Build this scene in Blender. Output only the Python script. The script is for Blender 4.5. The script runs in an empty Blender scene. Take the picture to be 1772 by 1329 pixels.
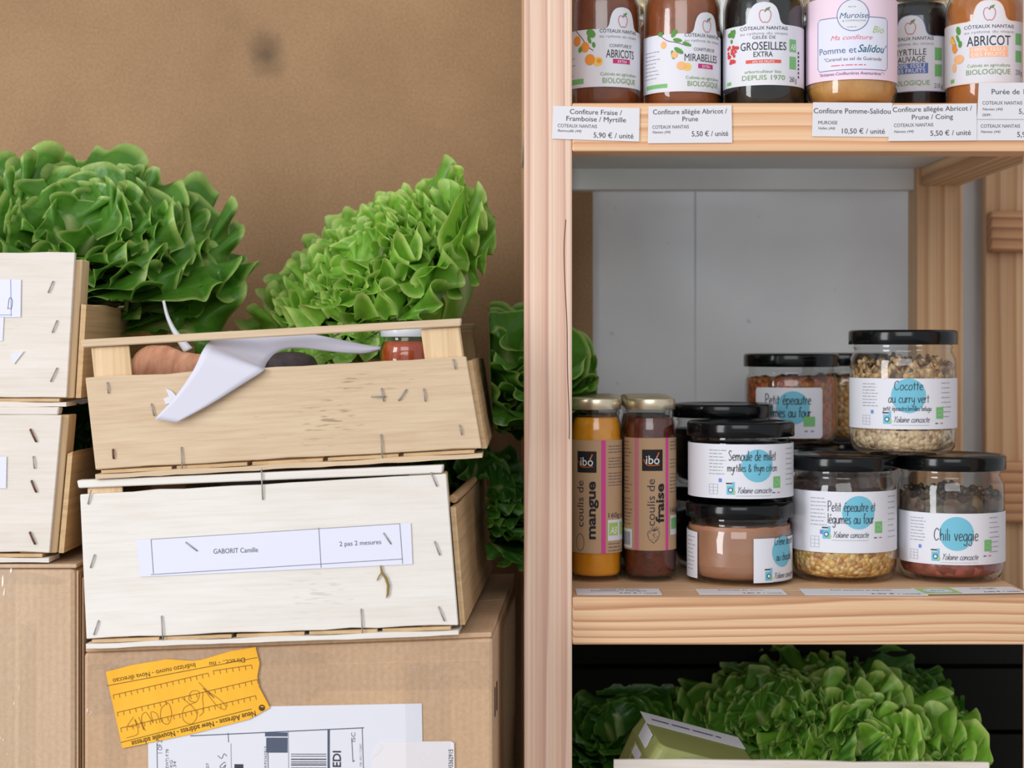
import bpy, bmesh, math, random
import numpy as np
from mathutils import Vector, Matrix, Euler

# ------------------------------------------------------------------ camera, light, exposure
SC = bpy.context.scene
COL = SC.collection
FPX, CX, HY = 3000.0, 886.0, 595.0          # focal length in px, principal column, horizon row
CAMY, CAMZ = -1.395, 0.80
cam_d = bpy.data.cameras.new('camera'); cam = bpy.data.objects.new('camera', cam_d); COL.objects.link(cam)
cam.location = (0, CAMY, CAMZ); cam.rotation_euler = (math.radians(90), 0, 0)
cam_d.sensor_width = 36.0; cam_d.lens = 36.0 * FPX / 1772.0
cam_d.shift_y = (HY - 664.5) / 1772.0
cam_d.clip_start = 0.05
cam_d.dof.use_dof = True; cam_d.dof.focus_distance = 1.40; cam_d.dof.aperture_fstop = 6.3
SC.camera = cam
SC.view_settings.view_transform = 'Standard'; SC.view_settings.look = 'None'
SC.view_settings.exposure = 0.0; SC.view_settings.gamma = 1.0; SC.view_settings.use_curve_mapping = False
SC.cycles.use_denoising = True
SC.cycles.transparent_max_bounces = 24
SC.cycles.max_bounces = 10
wd = bpy.data.worlds.new('room_light'); SC.world = wd; wd.use_nodes = True
wd.node_tree.nodes['Background'].inputs[0].default_value = (0.93, 0.96, 1.0, 1)
wd.node_tree.nodes['Background'].inputs[1].default_value = 0.62

def area(name, loc, target, sx, sy, power, color=(1, 1, 1)):
    l = bpy.data.lights.new(name, 'AREA'); l.shape = 'RECTANGLE'; l.size = sx; l.size_y = sy
    l.energy = power; l.color = color
    o = bpy.data.objects.new(name, l); COL.objects.link(o); o.location = loc
    o.rotation_euler = (Vector(target) - Vector(loc)).to_track_quat('-Z', 'Y').to_euler()
    return o
area('window_daylight', (-2.5, -2.1, 1.2), (0.0, 0.1, 0.8), 0.9, 2.35, 60, (0.965, 0.98, 1.0))
area('front_daylight', (-0.35, -3.4, 2.1), (0.0, 0.1, 0.78), 2.2, 1.5, 36, (1.0, 0.99, 0.985))

# ------------------------------------------------------------------ helpers
def W(px, py, Y):
    s = (Y - CAMY) / FPX
    return Vector(((px - CX) * s, Y, CAMZ - (py - HY) * s))
def S(Y): return (Y - CAMY) / FPX
def on_plane(M, px, py, yl):
    """ray through a photo pixel meets the plane y = yl of the frame M; returns local x, z"""
    o = M.inverted() @ Vector((0, CAMY, CAMZ))
    d = (M.inverted().to_3x3()) @ Vector(((px - CX) / FPX, 1.0, -(py - HY) / FPX))
    t = (yl - o.y) / d.y
    p = o + d * t
    return (p.x, p.z)
def lin(h):
    if isinstance(h, str):
        c = [int(h[i:i + 2], 16) / 255 for i in (0, 2, 4)]
    else:
        c = [v / 255 for v in h]
    return tuple((v / 12.92 if v <= 0.04045 else ((v + 0.055) / 1.055) ** 2.4) for v in c) + (1.0,)

MATS = {}
class NT:
    def __init__(s, name):
        s.m = bpy.data.materials.new(name); s.m.use_nodes = True; s.t = s.m.node_tree
        s.b = s.t.nodes['Principled BSDF']; s.out = s.t.nodes['Material Output']; MATS[name] = s.m
    def n(s, typ, **kw):
        x = s.t.nodes.new(typ)
        for k, v in kw.items():
            if k in x.inputs and not hasattr(type(x), k): x.inputs[k].default_value = v
            elif hasattr(x, k): setattr(x, k, v)
            else: x.inputs[k.replace('_', ' ')].default_value = v
        return x
    def l(s, a, ao, b, bi): s.t.links.new(a.outputs[ao], b.inputs[bi])
    def coord(s, scale=(1, 1, 1), loc=(0, 0, 0), rot=(0, 0, 0), kind='Object'):
        tc = s.n('ShaderNodeTexCoord'); mp = s.n('ShaderNodeMapping')
        mp.inputs['Scale'].default_value = scale; mp.inputs['Location'].default_value = loc; mp.inputs['Rotation'].default_value = rot
        s.l(tc, kind, mp, 'Vector'); return mp
    def noise(s, vec, scale, detail=3, rough=0.55, dist=0.0):
        x = s.n('ShaderNodeTexNoise'); x.inputs['Scale'].default_value = scale; x.inputs['Detail'].default_value = detail
        x.inputs['Roughness'].default_value = rough; x.inputs['Distortion'].default_value = dist
        if vec: s.l(vec, 0, x, 'Vector')
        return x
    def ramp(s, src, so, stops):
        x = s.n('ShaderNodeValToRGB'); e = x.color_ramp.elements
        e[0].position, e[0].color = stops[0]; e[1].position, e[1].color = stops[-1]
        for p, c in stops[1:-1]:
            q = e.new(p); q.color = c
        s.l(src, so, x, 'Fac'); return x
    def mix(s, fac, a, b, mode='MIX'):
        x = s.n('ShaderNodeMix'); x.data_type = 'RGBA'; x.blend_type = mode
        for inp, v in ((0, fac), (6, a), (7, b)):
            if isinstance(v, tuple) and len(v) == 2: s.t.links.new(v[0].outputs[v[1]], x.inputs[inp])
            else: x.inputs[inp].default_value = v
        return x
    def bump(s, src, so, strength, dist=0.001):
        x = s.n('ShaderNodeBump'); x.inputs['Strength'].default_value = strength; x.inputs['Distance'].default_value = dist
        s.l(src, so, x, 'Height'); s.l(x, 0, s.b, 'Normal'); return x
    def col(s, node, o=0): s.l(node, o, s.b, 'Base Color')

def plain(name, c, rough=0.6, metal=0.0, coat=0.0, spec=0.5):
    if name in MATS: return MATS[name]
    t = NT(name); t.b.inputs['Base Color'].default_value = lin(c); t.b.inputs['Roughness'].default_value = rough
    t.b.inputs['Metallic'].default_value = metal; t.b.inputs['Coat Weight'].default_value = coat
    t.b.inputs['Specular IOR Level'].default_value = spec
    return t.m

def pine(name, axis, light, mid, dark, ring=150.0, off=(0.03, 0.05, 0.02), contrast=1.0, rough=0.55):
    """pine: growth rings around a pith that runs along the given axis"""
    t = NT(name)
    st = {'X': (0.12, 1, 1), 'Y': (1, 0.12, 1), 'Z': (1, 1, 0.12)}[axis]
    mp = t.coord(st, off)
    nz = t.noise(mp, 7, 3, 0.5)
    add = t.n('ShaderNodeVectorMath'); add.operation = 'MULTIPLY_ADD'
    t.l(nz, 'Color', add, 0); add.inputs[1].default_value = (0.022, 0.022, 0.022); t.l(mp, 0, add, 2)
    wv = t.n('ShaderNodeTexWave'); wv.wave_type = 'RINGS'; wv.rings_direction = axis; wv.wave_profile = 'SAW'
    wv.inputs['Scale'].default_value = ring / 6.283 * 2; wv.inputs['Distortion'].default_value = 0.6
    wv.inputs['Detail'].default_value = 2; wv.inputs['Detail Scale'].default_value = 1.2
    t.l(add, 0, wv, 'Vector')
    r = t.ramp(wv, 'Fac', [(0.0, lin(light)), (0.55, lin(mid)), (0.88, lin(dark)), (1.0, lin(light))])
    fine = t.coord(tuple(v * (6 if v < 1 else 160) for v in st))
    fn = t.noise(fine, 3, 4, 0.6)
    fr = t.ramp(fn, 'Fac', [(0.3, (0.82, 0.80, 0.78, 1)), (0.7, (1.06, 1.06, 1.06, 1))])
    big = t.noise(mp, 3.5, 2)
    br = t.ramp(big, 'Fac', [(0.3, (0.9, 0.86, 0.82, 1)), (0.7, (1.05, 1.05, 1.05, 1))])
    m1 = t.mix(1.0, (r, 0), (fr, 0), 'MULTIPLY'); m2 = t.mix(contrast, (m1, 2), (br, 0), 'MULTIPLY')
    t.col(m2, 2); t.b.inputs['Roughness'].default_value = rough
    t.bump(fn, 'Fac', 0.25, 0.0004)
    return t.m

def veneer(name, c0, c1, c2, fleck=0.5, rough=0.75, fl_col=(96, 74, 52), axis='X'):
    """thin peeled poplar: fine grain along axis, sparse dark flecks, soft tone patches"""
    t = NT(name)
    a, b, c = {'X': ((16, 60, 330), (60, 60, 460), (3.5, 2, 12)), 'Z': ((230, 60, 4), (330, 60, 14), (9, 2, 1.2)), 'Y': ((60, 4, 230), (60, 14, 330), (2, 1.2, 9))}[axis]
    n1 = t.noise(t.coord(a), 1.0, 5, 0.65); n3 = t.noise(t.coord(c, (3.1, 1.7, 0.4)), 2.2, 3, 0.55)
    r = t.ramp(n1, 'Fac', [(0.2, lin(c2)), (0.5, lin(c1)), (0.8, lin(c0))])
    r3 = t.ramp(n3, 'Fac', [(0.3, (0.92, 0.90, 0.87, 1)), (0.62, (1.0, 1.0, 1.0, 1))])
    m = t.mix(1.0, (r, 0), (r3, 0), 'MULTIPLY')
    n2 = t.noise(t.coord(b, (0.7, 0.2, 0.9)), 1.0, 2, 0.5)
    patch = t.noise(t.coord((9, 9, 9)), 1.0, 2)
    mul = t.n('ShaderNodeMath'); mul.operation = 'MULTIPLY'; t.l(n2, 'Fac', mul, 0); t.l(patch, 'Fac', mul, 1)
    fr = t.ramp(mul, 'Value', [(0.40, (0, 0, 0, 1)), (0.50, (fleck, fleck, fleck, 1))])
    m2 = t.mix((fr, 0), (m, 2), lin(fl_col))
    t.col(m2, 2); t.b.inputs['Roughness'].default_value = rough
    t.b.inputs['Specular IOR Level'].default_value = 0.25
    t.bump(n1, 'Fac', 0.35, 0.0005)
    return t.m

# ---- mesh building
class MB:
    def __init__(s): s.v = []; s.f = []; s.mi = []; s.sm = []
    def add(s, v, f, mi=0, smooth=False):
        o = len(s.v); s.v += [tuple(p) for p in v]; s.f += [tuple(i + o for i in q) for q in f]
        s.mi += [mi] * len(f); s.sm += [smooth] * len(f)
        return s
    def box(s, x0, x1, y0, y1, z0, z1, mi=0, jit=None):
        v = [(x, y, z) for x in (x0, x1) for y in (y0, y1) for z in (z0, z1)]
        return s.add(v, [(0, 1, 3, 2), (4, 6, 7, 5), (0, 4, 5, 1), (2, 3, 7, 6), (0, 2, 6, 4), (1, 5, 7, 3)], mi)
    def hexa(s, bot, top, mi=0):
        v = list(bot) + list(top)
        return s.add(v, [(3, 2, 1, 0), (4, 5, 6, 7), (0, 1, 5, 4), (1, 2, 6, 5), (2, 3, 7, 6), (3, 0, 4, 7)], mi)
    def prism(s, pts, y0, y1, mi=0):
        """outline in x,z extruded along y"""
        n = len(pts)
        v = [(x, y0, z) for x, z in pts] + [(x, y1, z) for x, z in pts]
        f = [tuple(range(n)), tuple(range(2 * n - 1, n - 1, -1))] + [(i, n + i, n + (i + 1) % n, (i + 1) % n) for i in range(n)]
        return s.add(v, f, mi)
    def lathe(s, prof, seg=48, mi=0, c=(0, 0), close=False):
        n = len(prof); v = []; f = []
        for k in range(seg):
            a = 2 * math.pi * k / seg
            v += [(c[0] + r * math.cos(a), c[1] + r * math.sin(a), z) for r, z in prof]
        for k in range(seg):
            k2 = (k + 1) % seg
            for i in range(n - 1): f.append((k * n + i, k2 * n + i, k2 * n + i + 1, k * n + i + 1))
        return s.add(v, f, mi, True)
    def tube(s, pts, r, seg=8, mi=0, caps=True):
        pts = [Vector(p) for p in pts]; n = len(pts); v = []; f = []
        rr = r if isinstance(r, (list, tuple)) else [r] * n
        prev = None
        for i, p in enumerate(pts):
            d = (pts[min(i + 1, n - 1)] - pts[max(i - 1, 0)]).normalized()
            u = d.cross(Vector((0, 0, 1)))
            if u.length < 0.1: u = d.cross(Vector((1, 0, 0)))
            u.normalize()
            if prev is not None:
                u = (prev - d * prev.dot(d)).normalized()
            prev = u; w = d.cross(u)
            for k in range(seg):
                a = 2 * math.pi * k / seg
                v.append(p + (u * math.cos(a) + w * math.sin(a)) * rr[i])
        for i in range(n - 1):
            for k in range(seg):
                k2 = (k + 1) % seg
                f.append((i * seg + k, i * seg + k2, (i + 1) * seg + k2, (i + 1) * seg + k))
        s.add(v, f, mi, True)
        if caps: s.add(v[:seg], [tuple(range(seg - 1, -1, -1))], mi); s.add(v[-seg:], [tuple(range(seg))], mi)
        return s
    def sheet(s, grid, mi=0, smooth=True, thick=0.0):
        """grid: list of rows of points"""
        R, C = len(grid), len(grid[0]); v = [p for row in grid for p in row]
        f = [(i * C + j, i * C + j + 1, (i + 1) * C + j + 1, (i + 1) * C + j) for i in range(R - 1) for j in range(C - 1)]
        return s.add(v, f, mi, smooth)
    def build(s, name, mats, parent=None, bevel=0.0, loc=None, solid=0.0, seg=2):
        me = bpy.data.meshes.new(name); me.from_pydata([tuple(p) for p in s.v], [], s.f)
        if not isinstance(mats, (list, tuple)): mats = [mats]
        for m in mats: me.materials.append(m)
        me.polygons.foreach_set('material_index', s.mi); me.polygons.foreach_set('use_smooth', s.sm)
        me.update()
        return link(me, name, parent, bevel, loc, solid, seg)
def link(me, name, parent=None, bevel=0.0, loc=None, solid=0.0, seg=2):
    o = bpy.data.objects.new(name, me); COL.objects.link(o)
    if parent is not None: o.parent = parent
    if loc is not None: o.location = loc
    if solid:
        md = o.modifiers.new('solid', 'SOLIDIFY'); md.thickness = solid; md.offset = 0
    if bevel:
        md = o.modifiers.new('bevel', 'BEVEL'); md.width = bevel; md.segments = seg; md.limit_method = 'ANGLE'; md.angle_limit = math.radians(40)
    return o
def tag(o, label=None, cat=None, group=None, kind=None):
    if label: o['label'] = label
    if cat: o['category'] = cat
    if group: o['group'] = group
    if kind: o['kind'] = kind
    return o
def empty(name, loc=(0, 0, 0), rot=(0, 0, 0)):
    o = bpy.data.objects.new(name, None); COL.objects.link(o); o.location = loc; o.rotation_euler = rot
    o.empty_display_size = 0.02
    return o
def mat_of(o): return Matrix.Translation(o.location) @ o.rotation_euler.to_matrix().to_4x4()
def copy_tree(o, parent=None):
    c = o.copy(); COL.objects.link(c)
    if parent is not None: c.parent = parent
    for ch in [x for x in bpy.data.objects if x.parent == o]: copy_tree(ch, c)
    return c

# ---- printing on labels: flat shapes in label coordinates (metres), laid onto a plane or around a jar
_tc = {}
_font_curve = bpy.data.curves.new('type', 'FONT'); _font_obj = bpy.data.objects.new('type', _font_curve)
def type_mesh(st, bold=0.0, shear=0.0):
    k = (st, bold, shear)
    if k not in _tc:
        _font_curve.body = st; _font_curve.size = 1; _font_curve.offset = bold; _font_curve.shear = shear; _font_curve.resolution_u = 3
        m = _font_obj.to_mesh()
        v = np.array([(q.co.x, q.co.y) for q in m.vertices]) if len(m.vertices) else np.zeros((0, 2))
        f = [tuple(p.vertices) for p in m.polygons]
        _font_obj.to_mesh_clear(); _tc[k] = (v, f)
    return _tc[k]

def spl(pts, n=6):
    """Catmull-Rom through pts"""
    P = [np.array(p, float) for p in pts]
    if len(P) < 3: return [tuple(p) for p in P]
    out = []
    Q = [2 * P[0] - P[1]] + P + [2 * P[-1] - P[-2]]
    for i in range(1, len(Q) - 2):
        for k in range(n):
            t = k / n
            a, b, c, d = Q[i - 1], Q[i], Q[i + 1], Q[i + 2]
            out.append(tuple(0.5 * (2 * b + (c - a) * t + (2 * a - 5 * b + 4 * c - d) * t * t + (3 * b - a - 3 * c + d) * t ** 3)))
    out.append(tuple(P[-1])); return out

# single-stroke handwriting: x-height 1, ascender 1.75, descender -0.7
G = {
 'a': (.85, [[(.7, .8), (.45, 1), (.12, .6), (.15, .12), (.42, 0), (.66, .35), (.7, .95)], [(.7, .95), (.68, .3), (.85, 0)]]),
 'b': (.85, [[(.12, 1.75), (.14, 0)], [(.14, .6), (.4, 1), (.72, .7), (.66, .15), (.4, 0), (.14, .2)]]),
 'c': (.75, [[(.68, .82), (.45, 1), (.15, .65), (.15, .2), (.42, 0), (.7, .18)]]),
 'd': (.85, [[(.7, .8), (.4, 1), (.12, .6), (.15, .12), (.42, 0), (.68, .3)], [(.72, 1.75), (.7, 0)]]),
 'e': (.8, [[(.15, .5), (.68, .62), (.55, .98), (.25, .9), (.12, .45), (.3, .03), (.72, .15)]]),
 'f': (.6, [[(.62, 1.6), (.4, 1.75), (.28, 1.3), (.26, 0)], [(.05, .95), (.55, 1)]]),
 'g': (.85, [[(.7, .8), (.42, 1), (.12, .6), (.18, .12), (.45, .05), (.68, .4)], [(.72, 1), (.72, -.3), (.45, -.7), (.12, -.45)]]),
 'h': (.85, [[(.14, 1.75), (.14, 0)], [(.14, .55), (.42, 1), (.66, .75), (.68, 0)]]),
 'i': (.35, [[(.17, 1), (.17, 0)], [(.17, 1.35), (.19, 1.42)]]),
 'l': (.32, [[(.16, 1.75), (.16, 0)]]),
 'm': (1.25, [[(.12, 1), (.12, 0)], [(.12, .55), (.38, 1), (.58, .75), (.6, 0)], [(.6, .55), (.86, 1), (1.06, .75), (1.1, 0)]]),
 'n': (.85, [[(.12, 1), (.12, 0)], [(.12, .55), (.42, 1), (.66, .75), (.7, 0)]]),
 'o': (.85, [[(.42, 1), (.12, .62), (.16, .1), (.45, 0), (.74, .4), (.68, .88), (.42, 1)]]),
 'p': (.85, [[(.12, 1), (.14, -.75)], [(.14, .6), (.42, 1), (.72, .7), (.66, .15), (.4, 0), (.14, .2)]]),
 'r': (.6, [[(.12, 1), (.12, 0)], [(.12, .55), (.32, .92), (.55, .95)]]),
 's': (.7, [[(.6, .85), (.38, 1), (.15, .78), (.35, .52), (.6, .28), (.4, 0), (.1, .12)]]),
 't': (.6, [[(.3, 1.5), (.28, 0)], [(.05, 1), (.56, 1.02)]]),
 'u': (.85, [[(.12, 1), (.14, .25), (.4, 0), (.68, .35), (.7, 1)], [(.7, 1), (.72, 0)]]),
 'v': (.75, [[(.08, 1), (.36, 0)], [(.36, 0), (.68, 1)]]),
 'y': (.8, [[(.1, 1), (.2, .35), (.4, .2), (.66, .45)], [(.7, 1), (.64, -.2), (.4, -.7), (.1, -.5)]]),
 'P': (1.0, [[(.16, 1.75), (.18, 0)], [(.05, 1.7), (.55, 1.8), (.9, 1.4), (.7, .95), (.2, .8)]]),
 'C': (1.05, [[(.92, 1.45), (.6, 1.75), (.2, 1.3), (.12, .5), (.45, 0), (.92, .3)]]),
 'S': (.95, [[(.82, 1.5), (.5, 1.75), (.18, 1.4), (.45, .95), (.8, .5), (.5, 0), (.1, .25)]]),
 'Y': (.95, [[(.08, 1.75), (.45, .9)], [(.9, 1.75), (.45, .9), (.3, 0)]]),
 '&': (1.05, [[(.95, 0), (.3, 1.1), (.45, 1.6), (.68, 1.3), (.2, .6), (.25, .1), (.55, 0), (.95, .6)]]),
 ',': (.35, [[(.2, .1), (.1, -.25)]]), "'": (.3, [[(.18, 1.75), (.14, 1.4)]]), ' ': (.6, []),
}
for base, acc, tgt in (('e', [(.3, 1.3), (.6, 1.6)], 'é'), ('e', [(.2, 1.6), (.5, 1.3)], 'è')):
    G[tgt] = (G[base][0], G[base][1] + [acc])

class Print:
    def __init__(s): s.items = []
    def poly(s, pts, mat, layer=1): s.items.append((np.array(pts, float), [tuple(range(len(pts)))], mat, layer)); return s
    def rect(s, x0, y0, x1, y1, mat, layer=1): return s.poly([(x0, y0), (x1, y0), (x1, y1), (x0, y1)], mat, layer)
    def disc(s, x, y, r, mat, layer=1, ry=None, n=32, rot=0):
        ry = ry or r; c, sn = math.cos(rot), math.sin(rot); P = []
        for k in range(n):
            a = 2 * math.pi * k / n; p, q = r * math.cos(a), ry * math.sin(a); P.append((x + p * c - q * sn, y + p * sn + q * c))
        return s.poly(P, mat, layer)
    def line(s, pts, w, mat, layer=2):
        P = np.array(pts, float)
        if len(P) < 2: return s
        d = np.gradient(P, axis=0); L = np.linalg.norm(d, axis=1, keepdims=True); L[L == 0] = 1; d /= L
        n = np.stack([-d[:, 1], d[:, 0]], 1) * w / 2
        v = np.concatenate([P + n, P - n]); m = len(P)
        s.items.append((v, [(i, i + 1, m + i + 1, m + i) for i in range(m - 1)], mat, layer)); return s
    def curve(s, pts, w, mat, layer=2, n=6): return s.line(spl(pts, n), w, mat, layer)
    def ring(s, x, y, r, w, mat, layer=2, ry=None, a0=0, a1=6.2832, n=40):
        ry = ry or r
        return s.line([(x + r * math.cos(a0 + (a1 - a0) * k / n), y + ry * math.sin(a0 + (a1 - a0) * k / n)) for k in range(n + 1)], w, mat, layer)
    def text(s, st, x0, x1, y, h, mat, layer=2, bold=0.0, shear=0.0, rot=0.0, pivot=None):
        """capital height h, baseline y, fitted to x0..x1; rot turns about (x0, y)"""
        v, f = type_mesh(st, bold, shear)
        if not len(v): return s
        v = v.copy(); a, b = v[:, 0].min(), v[:, 0].max()
        v[:, 0] = (v[:, 0] - a) / (b - a) * (x1 - x0); v[:, 1] *= h / 0.70
        c, sn = math.cos(rot), math.sin(rot)
        q = np.stack([x0 + v[:, 0] * c - v[:, 1] * sn, y + v[:, 0] * sn + v[:, 1] * c], 1)
        s.items.append((q, f, mat, layer)); return s
    def hand(s, st, x0, x1, y, xh, w, mat, layer=2, slant=0.0):
        tot = sum(G[c][0] for c in st); k = (x1 - x0) / tot; x = 0
        for c in st:
            adv, strokes = G[c]
            for t in strokes:
                s.line([(x0 + k * (x + p[0]) + slant * p[1] * xh, y + p[1] * xh) for p in (spl(t, 5) if len(t) > 2 else t)], w, mat, layer)
            x += adv
        return s
    def scrawl(s, x0, x1, y, h, mat, layer=2, seed=0, rows=1, gap=0.0):
        """print too small to read: broken dashes"""
        r = random.Random(seed)
        for i in range(rows):
            x = x0; e = x0 + (x1 - x0) * r.uniform(0.7, 1.0)
            while x < e:
                L = r.uniform(1.2, 5) * h
                s.rect(x, y - i * gap, min(x + L, e), y - i * gap + h * 0.55, mat, layer); x += L + h * 0.7
        return s
    def build(s, name, parent, mapf, cut=0.0, eps=0.00012):
        if not s.items: return None
        mats = []; mv = []; mf = []; mi = []
        for v, f, m, ly in s.items:
            if m not in mats: mats.append(m)
            o = len(mv); mv += [(p[0], p[1], ly * eps) for p in v]; mf += [tuple(i + o for i in q) for q in f]; mi += [mats.index(m)] * len(f)
        me = bpy.data.meshes.new(name); me.from_pydata(mv, [], mf)
        for m in mats: me.materials.append(MATS[m])
        me.polygons.foreach_set('material_index', mi)
        if cut:
            bm = bmesh.new(); bm.from_mesh(me)
            xs = [p[0] for p in mv]; x = math.floor(min(xs) / cut) * cut + cut
            while x < max(xs):
                bmesh.ops.bisect_plane(bm, geom=bm.verts[:] + bm.edges[:] + bm.faces[:], dist=1e-7, plane_co=(x, 0, 0), plane_no=(1, 0, 0)); x += cut
            bm.to_mesh(me); bm.free()
        for q in me.vertices: q.co = mapf(q.co.x, q.co.y, q.co.z)
        me.update()
        return link(me, name, parent)
# ------------------------------------------------------------------ materials
for nm, c in (('ink_black', (38, 38, 42)), ('ink_grey', (92, 94, 104)), ('ink_soft', (150, 152, 162)), ('ink_dark', (62, 64, 72)), ('paper_white', (224, 225, 234)),
              ('paper_lavender', (226, 227, 243)), ('tag_paper', (228, 226, 231)), ('aqua', (116, 190, 214)), ('bio_green', (124, 188, 120)), ('leaf_green', (92, 150, 70)),
              ('apple_red', (196, 92, 92)), ('magenta', (196, 52, 124)), ('coral', (222, 96, 84)), ('pink_stripe', (214, 70, 152)), ('kraft', (190, 156, 122)),
              ('fruit_orange', (236, 150, 58)), ('fruit_yellow', (244, 200, 96)), ('fruit_peach', (240, 184, 130)), ('berry_red', (214, 72, 72)), ('twig', (104, 78, 60)),
              ('jam_pink', (240, 216, 232)), ('navy', (74, 104, 150)), ('rose', (226, 112, 130)), ('lime', (170, 200, 110)), ('purple_ink', (98, 74, 140)),
              ('periwinkle', (100, 122, 186)), ('peach_box', (250, 190, 156)), ('label_edge_blue', (110, 130, 190)), ('label_edge_peach', (246, 196, 160)),
              ('logo_black', (34, 32, 34)), ('logo_orange', (226, 110, 50)), ('logo_white', (245, 245, 245)), ('slate', (84, 92, 112)), ('pen_brown', (150, 96, 40)),
              ('sticker_ink', (86, 60, 26)), ('fb_blue', (110, 140, 210)), ('flag_red', (220, 110, 110)), ('teal_dark', (52, 110, 130)), ('text_green', (118, 158, 92))):
    plain(nm, c, 0.65, spec=0.3)
M = {}
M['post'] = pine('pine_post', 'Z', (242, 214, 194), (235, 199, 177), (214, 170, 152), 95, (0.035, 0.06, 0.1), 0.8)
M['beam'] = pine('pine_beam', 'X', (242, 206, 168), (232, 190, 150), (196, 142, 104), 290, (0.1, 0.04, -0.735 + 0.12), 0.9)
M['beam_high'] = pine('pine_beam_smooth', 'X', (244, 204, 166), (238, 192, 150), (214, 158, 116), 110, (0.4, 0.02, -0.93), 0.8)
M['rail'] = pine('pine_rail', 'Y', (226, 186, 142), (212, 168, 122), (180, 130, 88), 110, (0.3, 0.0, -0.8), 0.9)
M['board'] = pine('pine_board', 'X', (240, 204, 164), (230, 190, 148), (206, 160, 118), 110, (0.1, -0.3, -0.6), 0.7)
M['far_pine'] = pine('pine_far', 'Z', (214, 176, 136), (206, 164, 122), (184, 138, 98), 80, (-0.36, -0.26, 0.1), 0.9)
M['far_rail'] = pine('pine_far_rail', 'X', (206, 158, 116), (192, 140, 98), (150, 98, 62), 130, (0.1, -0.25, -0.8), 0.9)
M['white_board'] = plain('white_board', (226, 228, 230), 0.55)
M['veneer_white'] = veneer('poplar_pale', (238, 234, 230), (233, 228, 222), (225, 217, 208), 0.2)
M['veneer_left'] = veneer('poplar_cream', (236, 231, 225), (230, 222, 214), (220, 208, 196), 0.22)
M['veneer_tan'] = veneer('poplar_tan', (224, 202, 174), (215, 190, 160), (198, 170, 138), 0.5)
M['veneer_side'] = veneer('poplar_side', (222, 192, 152), (208, 176, 134), (176, 142, 104), 0.4, axis='Y')
M['veneer_post'] = veneer('poplar_post', (238, 212, 176), (226, 196, 156), (192, 158, 120), 0.45, axis='Z')
M['staple'] = plain('steel_wire', (158, 154, 152), 0.4, 0.25)
M['rust'] = plain('rusty_wire', (104, 66, 44), 0.6, 0.1)

def hardboard():
    t = NT('hardboard'); mp = t.coord((1, 1, 1))
    n1 = t.noise(mp, 420, 3, 0.7); n2 = t.noise(mp, 5.5, 4, 0.6)
    r1 = t.ramp(n1, 'Fac', [(0.3, lin((150, 118, 84))), (0.5, lin((166, 132, 97))), (0.72, lin((181, 146, 109)))])
    r2 = t.ramp(n2, 'Fac', [(0.3, (0.82, 0.80, 0.78, 1)), (0.65, (1.05, 1.05, 1.05, 1))])
    m = t.mix(1.0, (r1, 0), (r2, 0), 'MULTIPLY')
    # a grey smudge rubbed into the board
    sm = t.n('ShaderNodeVectorMath'); sm.operation = 'DISTANCE'; t.l(t.coord((1, 1, 0.8), (0, 0, 0)), 0, sm, 0)
    c = W(462, 92, 0.388); sm.inputs[1].default_value = (c.x, 0.388, c.z * 0.8)
    nz = t.noise(mp, 60, 3); ad = t.n('ShaderNodeMath'); ad.operation = 'MULTIPLY_ADD'; t.l(nz, 'Fac', ad, 0); ad.inputs[1].default_value = 0.02; t.l(sm, 'Value', ad, 2)
    rs = t.ramp(ad, 'Value', [(0.010, (0.75, 0.75, 0.75, 1)), (0.034, (0, 0, 0, 1))])
    m2 = t.mix((rs, 0), (m, 2), lin((84, 68, 54))); t.col(m2, 2)
    t.b.inputs['Roughness'].default_value = 0.7; t.b.inputs['Specular IOR Level'].default_value = 0.3; t.bump(n1, 'Fac', 0.2, 0.0006); return t.m
M['hardboard'] = hardboard()
def cardboard(name, a, b):
    t = NT(name); n = t.noise(t.coord((1, 1, 1)), 260, 4, 0.7); big = t.noise(t.coord((14, 14, 3)), 1.0, 3)
    r = t.ramp(n, 'Fac', [(0.3, lin(b)), (0.7, lin(a))]); r2 = t.ramp(big, 'Fac', [(0.3, (0.9, 0.88, 0.86, 1)), (0.65, (1.03, 1.03, 1.03, 1))])
    m = t.mix(1.0, (r, 0), (r2, 0), 'MULTIPLY'); t.col(m, 2)
    wv = t.n('ShaderNodeTexWave'); wv.inputs['Scale'].default_value = 55; wv.inputs['Distortion'].default_value = 0.5
    t.l(t.coord((1, 0, 0)), 0, wv, 'Vector')
    ad = t.n('ShaderNodeMath'); ad.operation = 'MULTIPLY_ADD'; t.l(wv, 'Fac', ad, 0); ad.inputs[1].default_value = 0.25; t.l(big, 'Fac', ad, 2)
    t.b.inputs['Roughness'].default_value = 0.8; t.b.inputs['Specular IOR Level'].default_value = 0.2; t.bump(ad, 'Value', 0.16, 0.003); return t.m
M['card'] = cardboard('corrugated_card', (208, 176, 144), (194, 160, 128))
M['card_pale'] = cardboard('corrugated_card_pale', (212, 184, 156), (198, 169, 140))
M['card_edge'] = plain('card_core', (140, 108, 76), 0.9)
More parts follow.
